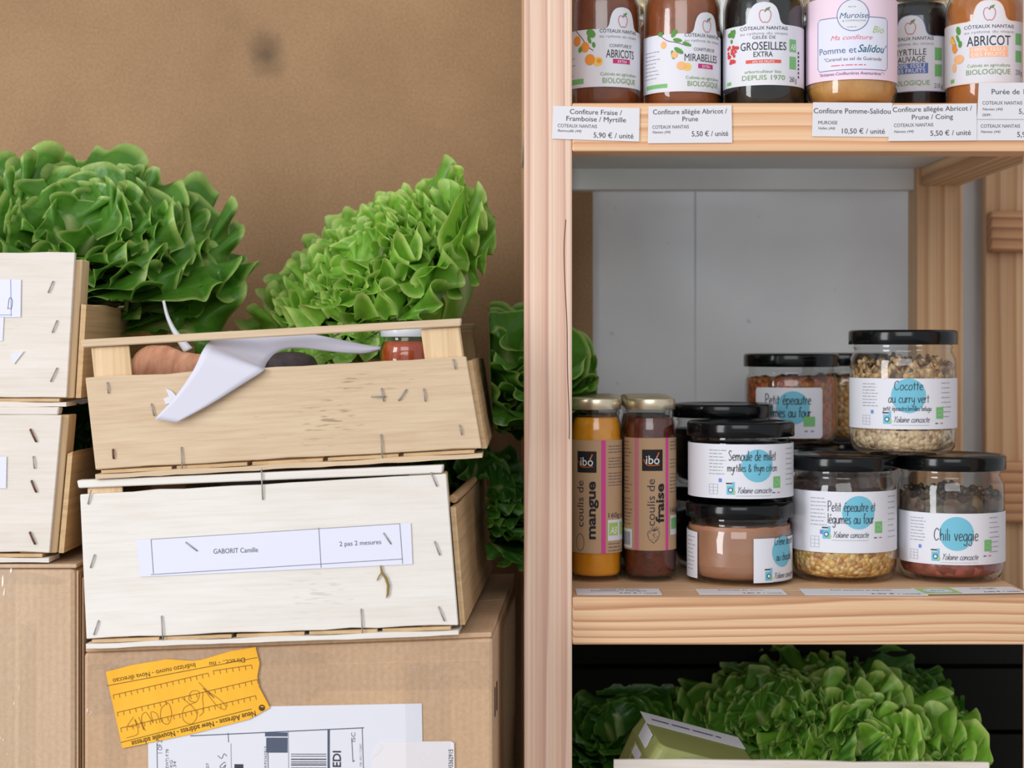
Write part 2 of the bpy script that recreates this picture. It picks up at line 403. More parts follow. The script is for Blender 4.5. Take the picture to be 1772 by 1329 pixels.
def thin_glass(name, tint=(0.97, 0.985, 0.98), rough=0.02, ior=1.5, wr=0.0, wscale=60, boost=1.0):
    t = NT(name); t.t.nodes.remove(t.b)
    tr = t.n('ShaderNodeBsdfTransparent'); tr.inputs[0].default_value = tint + (1,)
    gl = t.n('ShaderNodeBsdfGlossy'); gl.inputs['Roughness'].default_value = rough
    f0 = ((ior - 1) / (ior + 1)) ** 2                   # Schlick reflectance, the same from both sides of the thin wall
    fr = t.n('ShaderNodeLayerWeight'); fr.inputs[0].default_value = 0.5; mx = t.n('ShaderNodeMixShader')
    pw_ = t.n('ShaderNodeMath'); pw_.operation = 'POWER'; pw_.inputs[1].default_value = 5.0; t.l(fr, 'Facing', pw_, 0)
    sc_ = t.n('ShaderNodeMath'); sc_.operation = 'MULTIPLY_ADD'; sc_.inputs[1].default_value = 1 - f0; sc_.inputs[2].default_value = f0; t.l(pw_, 0, sc_, 0)
    if wr:
        nz = t.noise(t.coord((1, 1, 0.5)), wscale, 3, 0.6, 0.6); bp = t.n('ShaderNodeBump'); bp.inputs['Strength'].default_value = wr; bp.inputs['Distance'].default_value = 0.004
        t.l(nz, 'Fac', bp, 'Height'); t.l(bp, 0, gl, 'Normal'); t.l(bp, 0, fr, 'Normal')
    mu = t.n('ShaderNodeMath'); mu.operation = 'MULTIPLY'; mu.inputs[1].default_value = boost; mu.use_clamp = True
    t.l(sc_, 0, mu, 0); t.l(mu, 0, mx, 0); t.l(tr, 0, mx, 1); t.l(gl, 0, mx, 2); t.l(mx, 0, t.out, 0); return t.m
M['glass'] = thin_glass('jar_glass', (0.955, 0.97, 0.965), 0.015, 1.55, 0.04, 60, 1.5)
M['tape'] = thin_glass('clear_tape', (1.0, 1.0, 1.0), 0.10, 1.45, 1.0, 34, 2.2)
M['lid_black'] = plain('lid_black', (8, 11, 14), 0.14, 0.0, 0.0, 0.35)
M['lid_gold'] = plain('lid_gold', (228, 216, 188), 0.3, 0.85)
M['lid_white'] = plain('lid_white', (228, 232, 240), 0.3, 0.0, 0.3)

# ------------------------------------------------------------------ room
st = tag(MB().box(-1.7, 1.7, -3.6, 0.60, -0.02, 0.0).build('floor', plain('floor_grey', (150, 142, 132), 0.7)), kind='structure')
# white wall in two panels meeting in a groove
WY = 0.412
gx = W(1203, 520, WY).x
t = NT('wall_paint'); nz = t.noise(t.coord((1, 1, 1)), 9, 3); r = t.ramp(nz, 'Fac', [(0.3, lin((222, 226, 231))), (0.7, lin((232, 235, 239)))]); t.col(r); t.b.inputs['Roughness'].default_value = 0.38
sp = t.noise(t.coord((1, 1, 1), (5, 5, 5)), 110, 1); rs = t.ramp(sp, 'Fac', [(0.77, (0, 0, 0, 1)), (0.80, (.4, .4, .4, 1))]); m_ = t.mix((rs, 0), (r, 0), lin((150, 150, 156))); t.col(m_, 2)
wall = MB().box(-1.7, gx - 0.0007, WY, WY + 0.03, 0.0, 2.0).box(gx + 0.0007, 1.7, WY, WY + 0.03, 0, 2.0).box(gx - 0.002, gx + 0.002, WY + 0.0025, WY + 0.029, 0, 2.0)
tag(wall.build('wall_back', t.m), kind='structure')
hb = MB().box(-1.3, W(1026, 520, 0.39).x, 0.388, 0.4105, 0.0, 1.7).build('hardboard_panel', M['hardboard'], bevel=0.001)
tag(hb, 'large brown hardboard sheet with a grey smudge standing against the wall', 'board')

# ------------------------------------------------------------------ pine shelf unit
SH = empty('shelf_unit', (0, 0.15, 0)); SH.location = (0, 0, 0)
tag(SH, 'pine shelf unit with thick square posts, full of jars and bottles', 'shelf')
s0 = S(0)
xl0, xl1 = W(907, 0, 0).x, W(990, 0, 0).x
xr0 = 0.4225; xr1 = xr0 + 0.039
SD = 0.35                                           # depth of the unit
bx0, bx1 = W(1587, 0, SD - 0.04).x, W(1666, 0, SD - 0.04).x + 0.0005
zT, zTb = W(0, 178, 0).z, W(0, 262, 0).z            # upper shelf top and underside
zL, zLb = W(0, 1033, 0).z, W(0, 1116, 0).z          # lower shelf
for x0, x1, y0, y1 in ((xl0, xl1, 0, 0.04), (xr0, xr1, 0, 0.04), (xl0, xl1, SD - 0.04, SD), (bx0, bx1, SD - 0.04, SD)):
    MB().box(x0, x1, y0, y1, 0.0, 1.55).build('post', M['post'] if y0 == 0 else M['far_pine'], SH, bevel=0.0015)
MB().box(xl1, xr0, 0.0, 0.038, zTb, zT).build('front_beam', M['beam_high'], SH, bevel=0.0015)
MB().box(xl1, xr0, 0.0, 0.038, zLb, zL).build('front_beam', M['beam'], SH, bevel=0.0018)
MB().box(xl0, xr0, 0.0405, SD - 0.0405, zT - 0.012, zT).build('shelf_board', M['board'], SH)
zP = zTb + 0.0185
MB().box(xl0, xr0, 0.0385, SD - 0.028, zP, zP + 0.005).build('underside_panel', M['white_board'], SH)
MB().box(xl1, xr0, 0.0385, SD, zL - 0.014, zL).build('shelf_board', M['board'], SH)
zr0 = zTb - 0.002
MB().box(xl1, bx0 + 0.004, SD - 0.026, SD - 0.004, zr0, zP + 0.004).build('back_rail', M['white_board'], SH, bevel=0.001)
MB().box(bx0 + 0.004, bx0 + 0.042, 0.0385, SD - 0.0405, zTb + 0.0005, zP - 0.0003).build('side_rail', M['rail'], SH, bevel=0.001)
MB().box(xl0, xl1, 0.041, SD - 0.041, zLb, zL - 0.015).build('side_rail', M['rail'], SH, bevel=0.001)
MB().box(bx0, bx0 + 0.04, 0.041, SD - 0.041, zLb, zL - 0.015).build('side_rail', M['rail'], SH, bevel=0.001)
MB().box(xl1, xr0, 0.0, 0.038, 0.14, 0.178).build('front_beam', M['beam'], SH, bevel=0.0015)
MB().box(xl1, xr0, 0.0385, SD, 0.164, 0.178).build('shelf_board', M['board'], SH)
# a dark drying crack down the left post
cr = Print(); plain('crack_dark', (70, 40, 28), 0.9)
cr.curve([(W(x, 0, 0).x, W(0, y, 0).z) for x, y in ((979, 380), (976, 430), (978, 500), (981, 560), (982, 640), (985, 720), (985, 760))], 0.0006, 'crack_dark', 1, 5)
cr.build('drying_crack', SH, lambda x, y, o: (x, -0.00005 - o, y))
# ladder-sided pine frame standing behind the unit on the right
LF = empty('pine_side_frame', (0, 0, 0)); tag(LF, 'ladder-sided pine frame standing behind the shelf unit beside the far post', 'frame')
lx = W(1711, 0, 0.36).x
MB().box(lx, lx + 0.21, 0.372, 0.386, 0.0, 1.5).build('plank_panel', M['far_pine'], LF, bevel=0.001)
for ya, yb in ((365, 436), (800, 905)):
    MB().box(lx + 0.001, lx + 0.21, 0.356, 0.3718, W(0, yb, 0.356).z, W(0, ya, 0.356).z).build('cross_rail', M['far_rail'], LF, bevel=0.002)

# ------------------------------------------------------------------ staples
def staple(parent, p, q, r=0.0006, mat=None, bend=0.0):
    p, q = Vector(p), Vector(q); d = Vector((0, -0.0006, 0)); mid = (p + q) / 2 + d * 1.6 + Vector((bend, 0, 0))
    return MB().tube([p + Vector((0, 0.0008, 0)), p + d, mid, q + d, q + Vector((0, 0.0008, 0))], r, 6).build('staple', mat or M['staple'], parent)

# ------------------------------------------------------------------ wooden crates
def crate(label, BL, Y, roll, yaw, w, h, b0, b1, depth, side_h, tl=0.0, tr=0.0, pw=0.028, face='veneer_white', top_rail=0.006, out=0.0, b1r=None, group=None, gapped=True, overhang=0.006):
    """box crate seen from its short end. w,h: end width and height; board from b0 to b1; tl/tr shift the top corners of the board"""
    o = W(BL[0], BL[1], Y)
    R = empty('wooden_crate', o, (0, math.radians(-roll), math.radians(-yaw)))
    tag(R, label, 'crate', group)
    f = M[face]; T = 0.0045
    for y0, y1 in ((0, T), (depth - T, depth)):
        rnd = random.Random(int(w * 1e5) + int(y0 * 100)); n = 14
        lo = [(w * k / n, b0 + (rnd.uniform(0, 0.0012) if 0 < k < n else 0)) for k in range(n + 1)]
        hi = [(tl + (w + tr - tl) * k / n, b1 + ((b1r or b1) - b1) * k / n + (rnd.uniform(-0.0008, 0.0008) if 0 < k < n else 0)) for k in range(n, -1, -1)]
        MB().prism(lo + hi, y0, y1).build('end_board', f, R, bevel=0.0006, seg=1)
        if b1 < h - top_rail: MB().hexa([(tl - 0.001, y0 - (0.0 if y0 else 0.0), h - top_rail), (w + tr - 0.003, y0, h - top_rail), (w + tr - 0.003, y0 + 0.012 if not y0 else y1, h - top_rail), (tl - 0.001, y0 + 0.012 if not y0 else y1, h - top_rail)],
                  [(tl - 0.002, y0, h), (w + tr - 0.002, y0, h), (w + tr - 0.002, y0 + 0.012 if not y0 else y1, h), (tl - 0.002, y0 + 0.012 if not y0 else y1, h)]).build('end_rail', f, R, bevel=0.0008, seg=1)
    for x, sx, t_ in ((0.0045, 1, tl), (w - 0.0045 + out, -1, tr)):
        for y, sy in ((T + 0.0002, 1), (depth - T - 0.0002, -1)):
            pts = [(0, 0), (pw * sx, 0), (pw * sx * 0.9, 0.006 * sy), (0, 0.024 * sy)]
            if sx * sy < 0: pts = pts[::-1]
            bot = [(x + a, y + b, 0.004) for a, b in pts]; top = [(x + a + t_, y + b, h - top_rail - 0.0003) for a, b in pts]
            MB().hexa(bot, top).build('corner_post', M['veneer_post'], R, bevel=0.0008, seg=1)
    for sx in (0, 1):                                 # side boards outside the posts
        xa, xb = (0.0002, 0.0042) if not sx else (w - 0.0042 + out, w - 0.0002 + out)
        q = 0.0 if not sx else overhang
        n = 10; rnd = random.Random(sx + int(h * 1e5)); t_ = (tl if not sx else tr) * side_h / b1
        rows_b = [[(xa + q, T + 0.0003 + (depth - 2 * T - 0.0006) * k / n, 0.004), (xb + q, T + 0.0003 + (depth - 2 * T - 0.0006) * k / n, 0.004)] for k in range(n + 1)]
        rows_t = [[(xa + q + t_, T + 0.0003 + (depth - 2 * T - 0.0006) * k / n, side_h + rnd.uniform(-0.001, 0.001)), (xb + q + t_, T + 0.0003 + (depth - 2 * T - 0.0006) * k / n, side_h + rnd.uniform(-0.001, 0.001))] for k in range(n + 1)]
        mb = MB()
        for k in range(n):
            mb.hexa([rows_b[k][0], rows_b[k][1], rows_b[k + 1][1], rows_b[k + 1][0]], [rows_t[k][0], rows_t[k][1], rows_t[k + 1][1], rows_t[k + 1][0]])
        mb.build('side_board', M['veneer_side'], R)
    nb = 5
    for k in range(nb):                               # bottom slats run the long way
        x0 = 0.004 + (w - 0.006) * k / nb
        MB().box(x0, x0 + (w - 0.006) / nb - 0.004, 0.001, depth - 0.001, 0.0012, 0.0038).build('bottom_slat', M['veneer_side'], R)
    # the thin cross batten under the end, a little bowed and split
    n = 24; rnd = random.Random(int(h * 1e4)); up = [(w * k / n, 0.0011 - 0.0005 * math.sin(k * 0.9)) for k in range(n + 1)]
    dn = [(w * k / n, -0.0022 - rnd.uniform(0, 0.0008)) for k in range(n, -1, -1)]
    for y0, y1 in ((-0.002, 0.03), (depth - 0.03, depth)):
        MB().prism(dn[::-1] + up[::-1], y0, y1).build('end_batten', f, R)
    return R
def loc_on(R, px, py, yl=0.0): return on_plane(mat_of(R), px, py, yl)
def staples_px(R, lst, rusty=()):
    for i, (x0, y0, x1, y1) in enumerate(lst):
        a, b = loc_on(R, x0, y0), loc_on(R, x1, y1)
        staple(R, (a[0], -0.0006, a[1]), (b[0], -0.0006, b[1]), 0.00055 if i not in rusty else 0.0008, M['rust'] if i in rusty else None)
def paper(R, pts, name='paper_label', mat='paper_lavender', y=-0.0009):
    """a paper slip stapled on the end board, outline given in photo pixels"""
    q = [loc_on(R, *p) for p in pts]
    return MB().prism(q[::-1], y, y + 0.00018).build(name, MATS[mat], R)
def printed(R, pr, parent, y=-0.0009, name='printing'):
    return pr.build(name, parent, lambda a, b, o: (a, y - o * 0.8, b))

YC = -0.060; sC = S(YC)
# pale crate, centre
CW = crate('pale poplar crate with a paper name slip, under the tan open crate', (150, 1116), YC, 2.6, 3.0, 0.2875, 0.1268, 0.0045, 0.1158, 0.345, 0.094, tl=0.0, tr=-0.004, b1r=0.1200, out=0.003, overhang=0.002)
staples_px(CW, [(158, 849, 153, 872), (164, 960, 157, 982), (171, 1074, 163, 1098), (746, 818, 756, 841), (752, 937, 761, 960), (759, 1050, 769, 1074),
                (280, 1066, 283, 1114), (625, 1054, 628, 1100), (453, 812, 455, 864), (322, 938, 342, 953), (664, 922, 677, 941)])
slip = [(236, 934), (711, 905), (714, 976), (243, 998)]
P_ = paper(CW, slip)
pr = Print()
def pl(a, b, w=0.0004, m='ink_grey'): pr.line([loc_on(CW, *a), loc_on(CW, *b)], w, m)
pl((262, 933), (266, 992)); pl((262, 994), (697, 967)); pl((552, 913), (556, 982)); pl((692, 906), (697, 975)); pl((262, 933), (692, 906), 0.0003)
def flat_text(R, pr, st, x0, y0, x1, y1, hpx, mat, bold=0.0, shear=0.0, s=sC, layer=2):
    a, b = loc_on(R, x0, y0), loc_on(R, x1, y1); L = math.hypot(b[0] - a[0], b[1] - a[1])
    pr.text(st, a[0], a[0] + L, a[1], hpx * s, mat, layer, bold, shear, math.atan2(b[1] - a[1], b[0] - a[0]))
flat_text(CW, pr, 'GABORIT Camille', 370, 958, 447, 955, 8.5, 'ink_grey'); flat_text(CW, pr, '2 pas 2 mesures', 588, 945, 660, 941, 8, 'ink_grey')
printed(CW, pr, P_)
# a dry root caught on the board and a splinter on the side
q = [loc_on(CW, *p) for p in ((659, 978), (661, 990), (668, 1000), (672, 1012), (671, 1028), (669, 1034))]
MB().tube([(a, -0.0015, b) for a, b in q], [0.0006, 0.0009, 0.0011, 0.0011, 0.0009, 0.0004], 6).tube([(loc_on(CW, 661, 990)[0], -0.0015, loc_on(CW, 661, 990)[1]), (loc_on(CW, 656, 997)[0], -0.0015, loc_on(CW, 656, 997)[1]), (loc_on(CW, 653, 1004)[0], -0.0012, loc_on(CW, 653, 1004)[1])], 0.0005, 6).build('root_fibre', plain('dry_root', (148, 124, 62), 0.8), CW)
MB().tube([(0.2855, 0.03, 0.0985), (0.289, 0.10, 0.1005), (0.291, 0.17, 0.102)], [0.0035, 0.0038, 0.003], 8).build('rolled_splinter', M['veneer_side'], CW)
# tan crate on top of it
CT = crate('tan open-topped crate with a handle gap, holding the carrot and sauce jar', (166, 823), YC - 0.002, 3.2, 0.6, 0.2975, 0.105, 0.0045, 0.0755, 0.34, 0.072, tl=-0.004, tr=-0.008, pw=0.030, face='veneer_tan', overhang=0.004)
staples_px(CT, [(186, 662, 188, 680), (196, 778, 197, 793), (314, 774, 316, 816), (659, 752, 662, 792), (784, 622, 788, 638), (795, 736, 799, 752), (643, 686, 667, 686), (660, 672, 664, 694), (690, 693, 703, 674), (733, 673, 736, 694), (262, 699, 267, 719)], (1,))
MB().prism([loc_on(CT, *p) for p in ((283, 690), (293, 686), (287, 672), (297, 676), (303, 682), (308, 690), (298, 696), (288, 700))][::-1], -0.0012, -0.0004).build('paper_scrap', MATS['paper_white'], CT)

# left stack
YL = -0.045; sL = S(YL)
CLU = crate('pale crate at the top of the stack under the biggest lettuce', (-520, 698), YL, 0.0, 0.0, 0.286, 0.1185, 0.0045, 0.1175, 0.33, 0.077, tl=0.0, tr=0.0065, pw=0.03, face='veneer_left', overhang=0.001, out=0.009)
staples_px(CLU, [(92, 487, 84, 506), (99, 555, 91, 575), (99, 637, 88, 660)])
p1 = paper(CLU, [(-40, 482), (37, 484), (36, 549), (-40, 548)]); p2 = paper(CLU, [(-40, 549), (7, 549), (5, 590), (-40, 590)], y=-0.0007)
pr = Print(); pr.line([loc_on(CLU, 19, 484), loc_on(CLU, 20, 547)], 0.0004, 'fb_blue'); pr.line([loc_on(CLU, -40, 545), loc_on(CLU, 20, 545)], 0.0004, 'fb_blue')
pr.curve([loc_on(CLU, *p) for p in ((14, 535), (17, 516), (22, 520), (20, 534), (15, 533))], 0.0004, 'ink_grey'); printed(CLU, pr, p1)
MB().prism([loc_on(CLU, *p) for p in ((19, 612), (42, 608), (25, 630), (21, 622))][::-1], -0.0012, -0.0004).build('paper_scrap', MATS['paper_white'], CLU)
CLL = crate('lower pale crate with rusty staples, standing on the taped box', (-535, 967), YL - 0.004, 0.0, 0.0, 0.2785, 0.1178, 0.0045, 0.1115, 0.33, 0.082, tl=0.0, tr=0.0095, pw=0.03, face='veneer_left', overhang=0.001, out=0.009)
staples_px(CLL, [(53, 743, 63, 764), (55, 832, 63, 851), (52, 921, 61, 941), (58, 790, 60, 810)], (0, 1, 2))
p1 = paper(CLL, [(-50, 790), (12, 790), (11, 845), (-50, 845)])

# ------------------------------------------------------------------ cardboard boxes
def box_top(R, x, w, zl, zr): return zl + (zr - zl) * x / w
# box under the pale crate: its lid slopes up to the right
BX = empty('cardboard_box', W(145, 1329, -0.052), (0, 0, math.radians(-3.0))); BX.location.z = 0.0
tag(BX, 'brown cardboard shipping box with an orange address sticker, under the pale crate', 'box')
Mx = mat_of(BX)
def bp(px, py, yl=0.0): return on_plane(Mx, px, py, yl)
wB = bp(853, 1200)[0]; zl, zr_ = bp(146, 1124)[1], bp(853, 1100)[1]
baseL = W(150, 1116, YC).z - 0.0034
zl = baseL + 0.0008; zr_ = zl + wB * math.tan(math.radians(2.6))
D = 0.34; mb = MB(); n = 12
mb.hexa([(0, 0, 0), (wB, 0, 0), (wB, D, 0), (0, D, 0)], [(0, 0, zl - 0.005), (wB, 0, zr_ - 0.005), (wB, D, zr_ - 0.005), (0, D, zl - 0.005)])
mb.build('carton_body', M['card'], BX, bevel=0.003)
MB().hexa([(0.001, 0.001, zl - 0.0048), (wB - 0.001, 0.001, zr_ - 0.0048), (wB - 0.001, D / 2, zr_ - 0.0048), (0.001, D / 2, zl - 0.0048)], [(0.001, 0.001, zl - 0.0008), (wB - 0.001, 0.001, zr_ - 0.0008), (wB - 0.001, D / 2, zr_ - 0.0008), (0.001, D / 2, zl - 0.0008)]).build('top_flap', M['card'], BX, bevel=0.001)
MB().hexa([(0.001, D / 2 + .001, zl - 0.0048), (wB - 0.001, D / 2 + .001, zr_ - 0.0048), (wB - 0.001, D, zr_ - 0.0048), (0.001, D, zl - 0.0048)], [(0.001, D / 2 + .001, zl - 0.0008), (wB - 0.001, D / 2 + .001, zr_ - 0.0008), (wB - 0.001, D, zr_ - 0.0008), (0.001, D, zl - 0.0008)]).build('top_flap', M['card'], BX, bevel=0.001)
sB = S(-0.05)
def flatpart(R, pts, name, mat, y0, y1, Mx): return MB().prism([on_plane(Mx, p[0], p[1], 0) for p in pts][::-1], y0, y1).build(name, mat, R)
# clear tape over the front, torn edges
def tape(R, pts, y, Mx):
    q = [on_plane(Mx, p[0], p[1], 0) for p in pts]; return MB().add([(a, y, b) for a, b in q], [tuple(range(len(q) - 1, -1, -1))]).build('clear_tape', M['tape'], R)
tape(BX, [(150, 1152), (270, 1132), (470, 1124), (560, 1130), (566, 1150), (850, 1142), (850, 1192), (560, 1196), (520, 1222), (460, 1212), (150, 1240)], -0.0002, Mx)
tape(BX, [(152, 1130), (470, 1120), (850, 1110), (850, 1140), (480, 1150), (152, 1160)], -0.0004, Mx)
tape(BX, [(180, 1150), (214, 1150), (224, 1420), (182, 1420)], -0.0003, Mx)
tape(BX, [(700, 1150), (775, 1146), (785, 1420), (705, 1420)], -0.0014, Mx)
# shipping label
lab = flatpart(BX, [(256, 1226), (730, 1217), (734, 1430), (258, 1430)], 'shipping_label', MATS['paper_white'], -0.0007, -0.0005, Mx)
pr = Print(); bq = lambda x, y: on_plane(Mx, x, y, 0)
def L_(a, b, w, m='ink_dark'): pr.line([bq(*a), bq(*b)], w * sB, m)
def Q_(x0, y0, x1, y1, m='ink_dark', ly=2): pr.poly([bq(x0, y1), bq(x1, y1), bq(x1, y0), bq(x0, y0)], m, ly)
L_((330, 1273), (630, 1259), 1.6, 'slate'); L_((272, 1285), (274, 1420), 1.2, 'slate'); L_((395, 1268), (396, 1284), 1.2, 'slate'); L_((400, 1286), (402, 1420), 1.0, 'ink_soft'); L_((627, 1260), (632, 1420), 1.2, 'slate')
Q_(459, 1267, 498, 1274, 'slate'); Q_(461, 1276, 498, 1302, 'slate'); L_((499, 1266), (501, 1420), 1.0, 'ink_soft'); L_((464, 1302), (466, 1420), 1.2, 'slate'); Q_(567, 1262, 571, 1420, 'slate')
yy = 1304; rnd = random.Random(4)
while yy < 1420:
    h = rnd.choice((1.2, 2, 3.2)); Q_(504, yy, 565, yy + h, 'ink_dark'); yy += h + rnd.choice((1.5, 2.5, 3.5))
def vtext(st, x, y0, y1, hpx, m, bold=0.0):      # reads upward
    a = bq(x, y0); L = abs(bq(x, y1)[1] - a[1]); pr.text(st, a[0], a[0] + L, a[1], hpx * sB, m, 2, bold, 0, math.pi / 2)
vtext('EDI', 590, 1327, 1299, 14, 'ink_dark', 0.02); vtext('ISC', 615, 1283, 1267, 7, 'ink_grey'); vtext('1 OF 2', 281, 1303, 1281, 8, 'ink_grey'); vtext('5Z: 0K93362915', 462, 1345, 1291, 4.5, 'ink_grey')
vtext('1', 421, 1335, 1322, 15, 'ink_dark', 0.02); vtext('ZWT) P.78', 292, 1330, 1296, 5, 'ink_grey'); vtext('5 KG', 299, 1335, 1315, 5, 'ink_grey'); vtext('8.34', 305, 1335, 1317, 5, 'ink_grey'); vtext('407', 362, 1334, 1320, 5, 'ink_grey')
L_((609, 1280), (611, 1318), 1.2, 'ink_grey'); L_((611, 1318), (614, 1315), 1.2, 'ink_grey'); vtext('01 21 08 40117287', 626, 1345, 1286, 3.5, 'ink_soft')
for dx in (0, 14):
    pr.curve([bq(*p) for p in ((392 - dx * .1, 1307 + dx * .9), (388, 1305 + dx), (381, 1312 + dx), (385, 1316 + dx * .9), (391, 1309 + dx), (386, 1319 + dx), (376, 1318 + dx))] if dx else [bq(*p) for p in ((377, 1307), (384, 1312), (388, 1304), (393, 1308))], 1.1 * sB, 'ink_grey')
pr.build('printing', lab, lambda a, b, o: (a, -0.0007 - o * 0.8, b))
sm = flatpart(BX, [(644, 1310), (650, 1294), (662, 1283), (780, 1282), (786, 1285), (789, 1430), (640, 1430)], 'parcel_sticker', plain('sticker_white', (232, 228, 232), 0.5), -0.0013, -0.0010, Mx)
pr = Print(); vtext('93362915', 784, 1331, 1296, 7.5, 'ink_dark', 0.01)
pr.poly([bq(*p) for p in ((644, 1312), (648, 1304), (660, 1287), (664, 1292), (655, 1304))], 'tag_paper', 1); pr.build('printing', sm, lambda a, b, o: (a, -0.0013 - o * 0.8, b))
# orange address sticker, stuck on upside down
t = NT('orange_paper'); nz = t.noise(t.coord((1, 1, 0.3)), 26, 3); r = t.ramp(nz, 'Fac', [(0.3, lin((243, 176, 36))), (0.7, lin((250, 192, 52)))]); t.col(r); t.b.inputs['Roughness'].default_value = 0.42; t.bump(nz, 'Fac', 0.5, 0.003)
stk = flatpart(BX, [(184, 1162), (230, 1150), (290, 1140), (335, 1143), (350, 1141), (400, 1126), (443, 1119), (450, 1147), (446, 1170), (449, 1188), (468, 1224), (432, 1244), (330, 1270), (213, 1294), (200, 1235)], 'address_sticker', t.m, -0.0018, -0.0012, Mx)
pr = Print()
def rtext(st, x0, y0, x1, y1, hpx, m, bold=0.0):   # starts at (x0,y0) runs to (x1,y1), may be upside down
    a, b = bq(x0, y0), bq(x1, y1); L = math.hypot(b[0] - a[0], b[1] - a[1]); pr.text(st, a[0], a[0] + L, a[1], hpx * sB, m, 2, bold, 0, math.atan2(b[1] - a[1], b[0] - a[0]))
rtext('Neue Adresse - New address - Nouvelle adresse', 442, 1229, 228, 1282, 9.5, 'sticker_ink', 0.012)
rtext('Indirizzo nuovo - Nova direccao', 338, 1146, 196, 1174, 8.5, 'sticker_ink'); rtext('Direcc.. - nu', 424, 1137, 363, 1145, 8.5, 'sticker_ink')
for (a, b, n_, up) in (((197, 1202), (361, 1164), 16, 1), ((204, 1232), (446, 1175), 23, 1), ((210, 1259), (443, 1203), 23, 1), ((370, 1160), (436, 1150), 6, 1)):
    L_(a, b, 1.2, 'pen_brown')
    for k in range(n_ + 1):
        x = a[0] + (b[0] - a[0]) * k / n_; y = a[1] + (b[1] - a[1]) * k / n_; L_((x, y), (x + 1.5, y + 7), 1.0, 'pen_brown')
L_((186, 1186), (446, 1137), 1.0, 'sticker_ink'); L_((210, 1284), (436, 1226), 1.0, 'sticker_ink')
for c in (((345, 1180), (372, 1207), (352, 1190), (384, 1212), (392, 1226), (378, 1222), (356, 1195)), ((340, 1215), (328, 1210), (332, 1196), (345, 1196), (342, 1212), (320, 1224), (318, 1244), (332, 1252), (342, 1238), (334, 1222), (316, 1207)), ((351, 1204), (353, 1230), (346, 1238)),
          ((290, 1216), (280, 1226), (280, 1246), (292, 1252), (298, 1236), (294, 1218), (286, 1214)), ((278, 1250), (272, 1234), (262, 1232), (266, 1250), (254, 1232), (246, 1240), (250, 1262), (244, 1248)), ((232, 1240), (222, 1256), (238, 1254), (234, 1244), (240, 1268), (220, 1276)), ((241, 1240), (253, 1264))):
    pr.curve([bq(*p) for p in c], 0.9 * sB, 'pen_brown')
a = bq(454, 1224); pr.disc(a[0], a[1], 5.5 * sB, 'sticker_ink', 2)
a = bq(452, 1222); pr.rect(a[0], a[1] - .0003, a[0] + 5 * sB, a[1] + .0003, 'fruit_yellow', 3)
pr.build('printing', stk, lambda a, b, o: (a, -0.0018 - o * 0.8, b))
# black mark on the side of the box
pr = Print(); pr.text('11', 0.02, 0.05, zl - 0.055, 0.022, 'ink_black', 2, 0.03); pr.build('side_print', BX, lambda a, b, o: (wB + 0.0002 + o, a, b))
# taped box on the far left
BL2 = empty('cardboard_box', (W(-505, 1000, YL).x, YL - 0.004, 0)); tag(BL2, 'cardboard box with shiny clear tape, beneath the two crates with rusty staples and lettuce', 'box')
ML = mat_of(BL2); wL = on_plane(ML, 131, 1100, 0)[0]; zt = CLL.location.z - 0.0034
MB().box(0, wL, 0, 0.32, 0, zt - 0.004).build('carton_body', M['card_pale'], BL2, bevel=0.004)
MB().box(0.001, wL + 0.001, -0.001, 0.159, zt - 0.0038, zt - 0.0006).build('top_flap', M['card_pale'], BL2, bevel=0.001)
MB().box(0.001, wL + 0.001, 0.161, 0.32, zt - 0.0038, zt - 0.0006).build('top_flap', M['card_pale'], BL2, bevel=0.001)
for k in range(3):
    MB().box(wL + 0.0003 + k * 0.0016, wL + 0.0014 + k * 0.0016, 0.002 + k * 0.002, 0.31, 0.001, zt - 0.006 - k * 0.003).build('side_flap', M['card_edge'] if k == 1 else M['card_pale'], BL2)
for pts in ([(-60, 975), (28, 978), (24, 1420), (-60, 1420)], [(-60, 985), (30, 984), (110, 1002), (112, 1012), (30, 1010), (-60, 1016)], [(34, 1080), (62, 1080), (60, 1420), (30, 1420)]):
    q = [on_plane(ML, p[0], p[1], 0) for p in pts]; MB().add([(a, -0.0006, b) for a, b in q], [tuple(range(len(q) - 1, -1, -1))]).build('clear_tape', M['tape'], BL2)
# ------------------------------------------------------------------ fillings
def grain(name, cols, scale, bump=0.8, rough=0.45, zsplit=None):
    t = NT(name); vo = t.n('ShaderNodeTexVoronoi'); vo.inputs['Scale'].default_value = scale
    mp = t.coord((1, 1, 1)); nz = t.noise(mp, scale * 0.5, 2); ad = t.n('ShaderNodeVectorMath'); ad.operation = 'MULTIPLY_ADD'
    t.l(nz, 'Color', ad, 0); ad.inputs[1].default_value = (0.6 / scale,) * 3; t.l(mp, 0, ad, 2); t.l(ad, 0, vo, 'Vector')
    sep = t.n('ShaderNodeSeparateColor'); t.l(vo, 'Color', sep, 0)
    k = len(cols) - 1; r = t.ramp(sep, 0, [(i / k, lin(c)) for i, c in enumerate(cols)]); r.color_ramp.interpolation = 'CONSTANT' if 0 else 'LINEAR'
    dk = t.ramp(vo, 'Distance', [(0.25, (1, 1, 1, 1)), (0.8, (0.74, 0.70, 0.66, 1))])
    m = t.mix(1.0, (r, 0), (dk, 0), 'MULTIPLY'); t.col(m, 2); t.b.inputs['Roughness'].default_value = rough
    inv = t.n('ShaderNodeMath'); inv.operation = 'SUBTRACT'; inv.inputs[0].default_value = 1.0; t.l(vo, 'Distance', inv, 1)
    t.bump(inv, 0, bump, 0.003); return t.m
